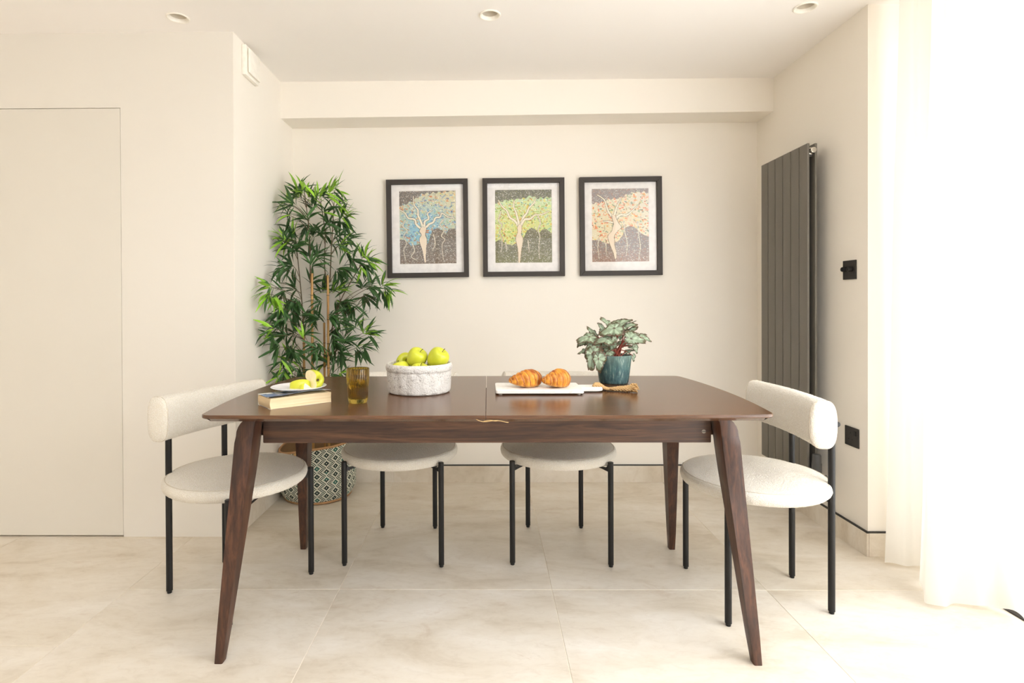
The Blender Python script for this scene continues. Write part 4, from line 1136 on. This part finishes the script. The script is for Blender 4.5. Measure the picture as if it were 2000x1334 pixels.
def twisted(bm, pts, R, r, turns, n=3, ns=6):
    P = spline(pts, 3) if len(pts) < 40 else pts
    for s in range(n):
        q = []
        for i, p in enumerate(P):
            t_ = (P[min(i + 1, len(P) - 1)] - P[max(i - 1, 0)]).normalized(); sd = t_.cross(Vector((0, 0, 1))).normalized(); u_ = sd.cross(t_)
            k = R(i / (len(P) - 1)); a = 2 * PI * (turns * i / (len(P) - 1) + s / n); q.append(p + (sd * math.cos(a) + u_ * math.sin(a)) * k)
        tube_bm(bm, q, [r(i / (len(P) - 1)) for i in range(len(P))], ns)
bm = bmesh.new()
twisted(bm, rp, lambda s: .0032 + .0050 * max(0, s - .5) * 2, lambda s: .0034 + .0042 * max(0, s - .5) * 2, 9)
rp2 = spline([(.205, -.014, .0205), (.225, -.020, .0225), (.242, -.020, .014), (.258, -.010, .0085), (.268, -.008, .0105)], 6)
twisted(bm, rp2, lambda s: .0025, lambda s: .003, 5)
rr = random.Random(2)
for k in range(70):
    a = rr.uniform(0, 2 * PI); q = .012 * math.sqrt(rr.random()); o = Vector((.335 + rr.uniform(-.002, .002), -.035 + q * math.cos(a), .0165 + q * math.sin(a)))
    e = o + Vector((rr.uniform(.012, .022), -.008 + (o.y + .035) * .55, (o.z - .0165) * .4)); e.z = max(e.z, .003); o.z = max(o.z, .003)
    tube_bm(bm, [o, (o + e) / 2 + Vector((0, rr.uniform(-.002, .002), rr.uniform(-.001, .002))), e], [.0019, .0021, .0023], 5)
link('rope_loop', from_bm('rope_loop', bm, 1.0), M_rope, board)['label'] = 'jute rope loop with a frayed knotted end'

def crust():
    t = NT('baked_croissant_crust'); a = t.n('ShaderNodeVertexColor'); a.layer_name = 'Col'; v = t.coord()
    n1 = t.noise(v, 70, 5, .7, .6); n2 = t.noise(v, 260, 3, .6)
    c = t.mix(1.0, a.outputs['Color'], t.ramp(n1, [(.3, (.62, .52, .42, 1)), (.55, (1, 1, 1, 1)), (.75, (1.0, 1.0, 1.0, 1))]), 'MULTIPLY')
    t.set(Base_Color=c, Roughness=.38, Specular_IOR_Level=.45)
    ad = t.n('ShaderNodeMath', _operation='ADD'); t.l(n1, ad.inputs[0]); t.l(n2, ad.inputs[1]); t.bump(ad.outputs[0], .35, .003); return t.m
M_crust = crust()
def croissant_mesh(seed, bend, R0, hl):
    rs = random.Random(seed); NL, NC = 150, 72; V, Fc, cl = [], [], []
    steps = 4.6
    for i in range(NL + 1):
        t_ = -1 + 2 * i / NL; at = abs(t_)
        a = t_ * bend
        Rb = hl / bend
        cx, cyy = Rb * math.sin(a), Rb * (1 - math.cos(a))
        base = R0 * (1 - at ** 2.0 * .80) * (1 - max(0, at - .93) ** 2 * 150)
        for k in range(NC):
            b = 2 * PI * k / NC
            ph = at * steps + .16 * math.sin(b + seed) + .10 * math.sin(2 * b + 1) + .25 * (1 if t_ > 0 else 0) + .12 * noise.noise(Vector((t_ * 4, math.cos(b) * 2, seed)))
            fr = ph - math.floor(ph)                       # 0 = start of a layer nearer the middle (proud edge just before 1)
            saw = (1 - fr)
            r = base * (1 + .17 * (min(1, saw * 1.15) ** .8 - .55) * (1 - max(0, fr - .86) / .14 * .0) + .10 * math.sin(PI * fr) ** 2 - .04 * math.exp(-((fr - .985) / .03) ** 2))
            r *= 1 + .05 * noise.noise(Vector((t_ * 3.2, math.cos(b) * 1.6, math.sin(b) * 1.6 + seed * 3))) + .03 * noise.noise(Vector((t_ * 9, math.cos(b) * 3, math.sin(b) * 3 + seed)))
            d = r * math.cos(b); z = r * math.sin(b) * 1.02
            if z < -base * .72: z = -base * .72 - (z + base * .72) * -.12
            x = cx + d * -math.sin(a) * 1.0; y = cyy + d * math.cos(a)
            V.append((x, y, z + R0 * .0))
            if fr > .93: c = lin((240, 196, 116))
            elif fr > .82: c = lin((232, 164, 76))
            elif saw > .82: c = lin((164, 84, 26))
            else:
                q = min(1, max(0, .5 + 1.1 * noise.noise(Vector((t_ * 5, math.cos(b) * 1.6, math.sin(b) * 1.6 + seed * 2.))))); m_ = [lin((178, 92, 24)), lin((238, 166, 58))]; c = tuple(m_[0][j] * (1 - q) + m_[1][j] * q for j in range(3))
            if z < -base * .55: c = lin((206, 150, 84))
            cl.append(tuple(c) + (1.,))
    for i in range(NL):
        for k in range(NC): Fc.append((i * NC + k, (i + 1) * NC + k, (i + 1) * NC + (k + 1) % NC, i * NC + (k + 1) % NC))
    Fc.append(tuple(range(NC))); Fc.append(tuple(NL * NC + k for k in range(NC))[::-1])
    zmin = min(v[2] for v in V); V = [(x, y, z - zmin) for x, y, z in V]
    me = mesh('croissant', V, Fc); ca = me.color_attributes.new('Col', 'FLOAT_COLOR', 'POINT'); ca.data.foreach_set('color', np.array(cl, np.float32).reshape(-1)); return me
c1 = link('croissant', croissant_mesh(3, .95, .0335, .080), M_crust, None, (.151, 2.062, TT + .0187), (0, 0, .72), True)
tag(c1, 'golden croissant on the marble board, nearer the apples', 'croissant', 'croissants on the marble board')
c2 = link('croissant', croissant_mesh(7, 1.0, .0345, .078), M_crust, None, (.262, 2.058, TT + .0187), (0, 0, .95), True)
tag(c2, 'golden croissant on the marble board, nearer the handle and begonia', 'croissant', 'croissants on the marble board')

# ------------------------------------------------------------------ begonia in a glazed pot
def glaze():
    t = NT('teal_reactive_glaze'); v = t.coord('Object', (1, 1, .22)); f = t.noise(v, 85, 5, .7, .3); sp = t.n('ShaderNodeTexCoord'); se = t.n('ShaderNodeSeparateXYZ'); t.l(sp.outputs['Object'], se.inputs[0])
    c = t.ramp(f, [(.33, L4(30, 50, 56)), (.46, L4(52, 84, 86)), (.56, L4(86, 118, 112)), (.68, L4(168, 184, 172))])
    mr = t.n('ShaderNodeMapRange'); mr.inputs['From Min'].default_value = 0; mr.inputs['From Max'].default_value = .127; t.l(se.outputs['Z'], mr.inputs['Value'])
    c2 = t.mix(.45, c, t.ramp(mr.outputs[0], [(.0, L4(50, 72, 84)), (.5, L4(80, 110, 112)), (1, L4(142, 162, 148))]))
    t.set(Base_Color=c2, Roughness=.25, Specular_IOR_Level=.55); t.bump(f, .15, .001); return t.m
M_glaze = glaze()
BGX, BGY = .5115, 2.281
bego = thing('potted_begonia', 'silver leaved begonia in a teal glazed pot on the table', 'plant', (BGX, BGY, TT))
link('pot', lathe('pot', [(0, .002), (.050, .002), (.053, 0), (.0565, .002), (.0585, .006), (.0605, .02), (.0665, .065), (.0715, .109), (.0722, .113), (.0712, .1145), (.069, .1135), (.067, .105), (.062, .09), (0, .088)], 72), M_glaze, bego)
link('soil', lathe('soil', [(0, .102), (.04, .101), (.0655, .098), (.063, .09), (0, .088)], 32, (0, 0, 0), lambda r, a, z: r), M_soil, bego)
M_bstem = plain('red_begonia_stem', L4(142, 66, 50), .5, 0, .4, 80)
def bleaf_mesh(seed, jag):
    rs = random.Random(seed); n = 96; V, Fc, cl = [], [], []; NR = 12
    def rad(a):                                # lopsided pointed heart with a toothed margin; a = 0 points to the tip
        base = .46 + .42 * math.exp(-(a / .42) ** 2) + .10 * math.exp(-((a - 1.7) / .6) ** 2) + .02 * math.exp(-((a + 1.5) / .6) ** 2) - .26 * math.exp(-((abs(a) - PI) / .30) ** 2)
        t_ = (a * 7.5 / PI + .13 * seed) % 1.0
        return base * (1 + .15 * math.sin(a)) * (1 + jag * (.16 * t_ - .07)) + .012 * math.sin(a * 23 + seed)
    def col(f, a, x, y):
        q = noise.noise(Vector((x * 7, y * 7, seed))) + .6 * noise.noise(Vector((x * 19, y * 19, seed + 3)))
        vein = abs(math.sin(a * 3.0 + .35)) ** 10
        e = f + .17 * q - .05
        if f < .12: return lin((84, 70, 54))
        if f > .95: return lin((96, 58, 46))
        if e > .74: return lin((74, 80, 50)) if q > .1 else lin((88, 72, 54))
        c = np.array(lin((152, 168, 142))) * (1 + .30 * q); k = .62 * max(0, 1 - vein * 14) * (.35 + .65 * f)
        if q < -.42: k = max(k, .5)
        return tuple(np.clip(c * (1 - k) + np.array(lin((78, 88, 62))) * k, 0, 1))
    V.append((0, 0, 0)); cl.append(tuple(lin((80, 66, 50))) + (1.,))
    for j in range(1, NR + 1):
        f = j / NR
        for k in range(n):
            a = -PI + 2 * PI * k / n; r = rad(a) * f; x, y = r * math.cos(a), r * math.sin(a)
            z = -.22 * (x * x) * (1 if x > 0 else .4) - .22 * y * y + .05 * abs(y) + .05 * f * f * math.sin(a * 5 + seed) + .03 * abs(math.sin(a * 3.5)) * f
            V.append((x, y, z)); cl.append(tuple(col(f, a, x, y)) + (1.,))
    for k in range(n): Fc.append((0, 1 + k, 1 + (k + 1) % n))
    for j in range(NR - 1):
        for k in range(n): Fc.append((1 + j * n + k, 1 + (j + 1) * n + k, 1 + (j + 1) * n + (k + 1) % n, 1 + j * n + (k + 1) % n))
    me = mesh('leaf', V, Fc); me.materials.append(M_bego); ca = me.color_attributes.new('Col', 'FLOAT_COLOR', 'POINT'); ca.data.foreach_set('color', np.array(cl, np.float32).reshape(-1))
    me.polygons.foreach_set('use_smooth', [True] * len(me.polygons)); return me
BLM = [bleaf_mesh(s, 1.0) for s in (1, 4, 9, 12)]
# leaf: px, py in the photo survey (8.09 per pixel), depth offset, size, tip azimuth (deg in the picture plane), facing tilt towards the viewer, roll
BLV = [(640, 215, -.045, .066, 200, .75), (700, 160, .02, .058, 25, .5), (560, 150, .02, .045, 140, .4), (800, 190, .01, .050, 15, .3), (870, 150, .03, .032, 30, .2), (470, 250, -.01, .036, 120, .6),
       (250, 350, -.03, .056, 195, .7), (180, 400, .0, .042, 215, .5), (330, 320, .01, .045, 130, .5), (300, 480, -.05, .058, 235, .8), (290, 620, -.062, .066, 262, 1.05), (385, 700, -.070, .052, 275, 1.1), (190, 560, -.02, .036, 200, .6),
       (540, 385, -.055, .056, 190, .7), (470, 430, -.05, .042, 220, .8), (590, 470, -.035, .040, 240, .6), (470, 540, -.03, .042, 230, .5), (560, 590, -.045, .038, 200, .5),
       (900, 385, -.05, .060, 350, .8), (850, 300, .0, .046, 40, .4), (980, 330, .01, .042, 10, .4), (1090, 370, -.01, .036, 340, .6), (960, 510, -.03, .030, 290, .8), (870, 500, .0, .034, 330, .5), (930, 660, .0, .022, 280, .8), (850, 590, -.02, .026, 20, .4), (650, 400, -.06, .026, 100, .6), (750, 480, .04, .04, 30, .4), (400, 400, .03, .05, 160, .4), (700, 330, .05, .05, 90, .3)]
rb = random.Random(11); stems = bmesh.new()
for i, (px, py, dy, s, az, tilt) in enumerate(BLV):
    Yd = BGY + dy
    x = ((1120 + px / 8.09) - 940) / 1095. * Yd - .011 * Yd - BGX; z = 1.086 - ((615 + py / 8.09) - 593.6) / 1095. * Yd - .006 * Yd - TT
    a = math.radians(az); tip = Vector((math.cos(a), -.15, math.sin(a))).normalized()
    nrm = Vector((-math.sin(a) * .15 * math.cos(a), -tilt, .75)); nrm = (nrm - tip * nrm.dot(tip)).normalized(); sd = nrm.cross(tip)
    R = Matrix((tip, sd, nrm)).transposed()
    M = Matrix.Translation((x, dy, z)) @ (R @ Matrix.Rotation(rb.uniform(-.25, .25), 3, 'X') @ Matrix.Diagonal((s * 1.18, s * 1.02, s * 1.1))).to_4x4()
    o = bpy.data.objects.new('leaf', BLM[i % 4]); COL.objects.link(o); o.parent = bego; o.matrix_local = M
    b = Vector((rb.uniform(-.022, .03), rb.uniform(-.025, .02), .10)); e = Vector((x, dy, z)) - tip * s * .08
    mid = (b + e) / 2 + Vector((0, 0, .02))
    link('stem', tube('stem', spline([b, mid, e], 5), [.0026 - .0009 * k / 10 for k in range(11)], 7), M_bstem, bego)
stems.free()
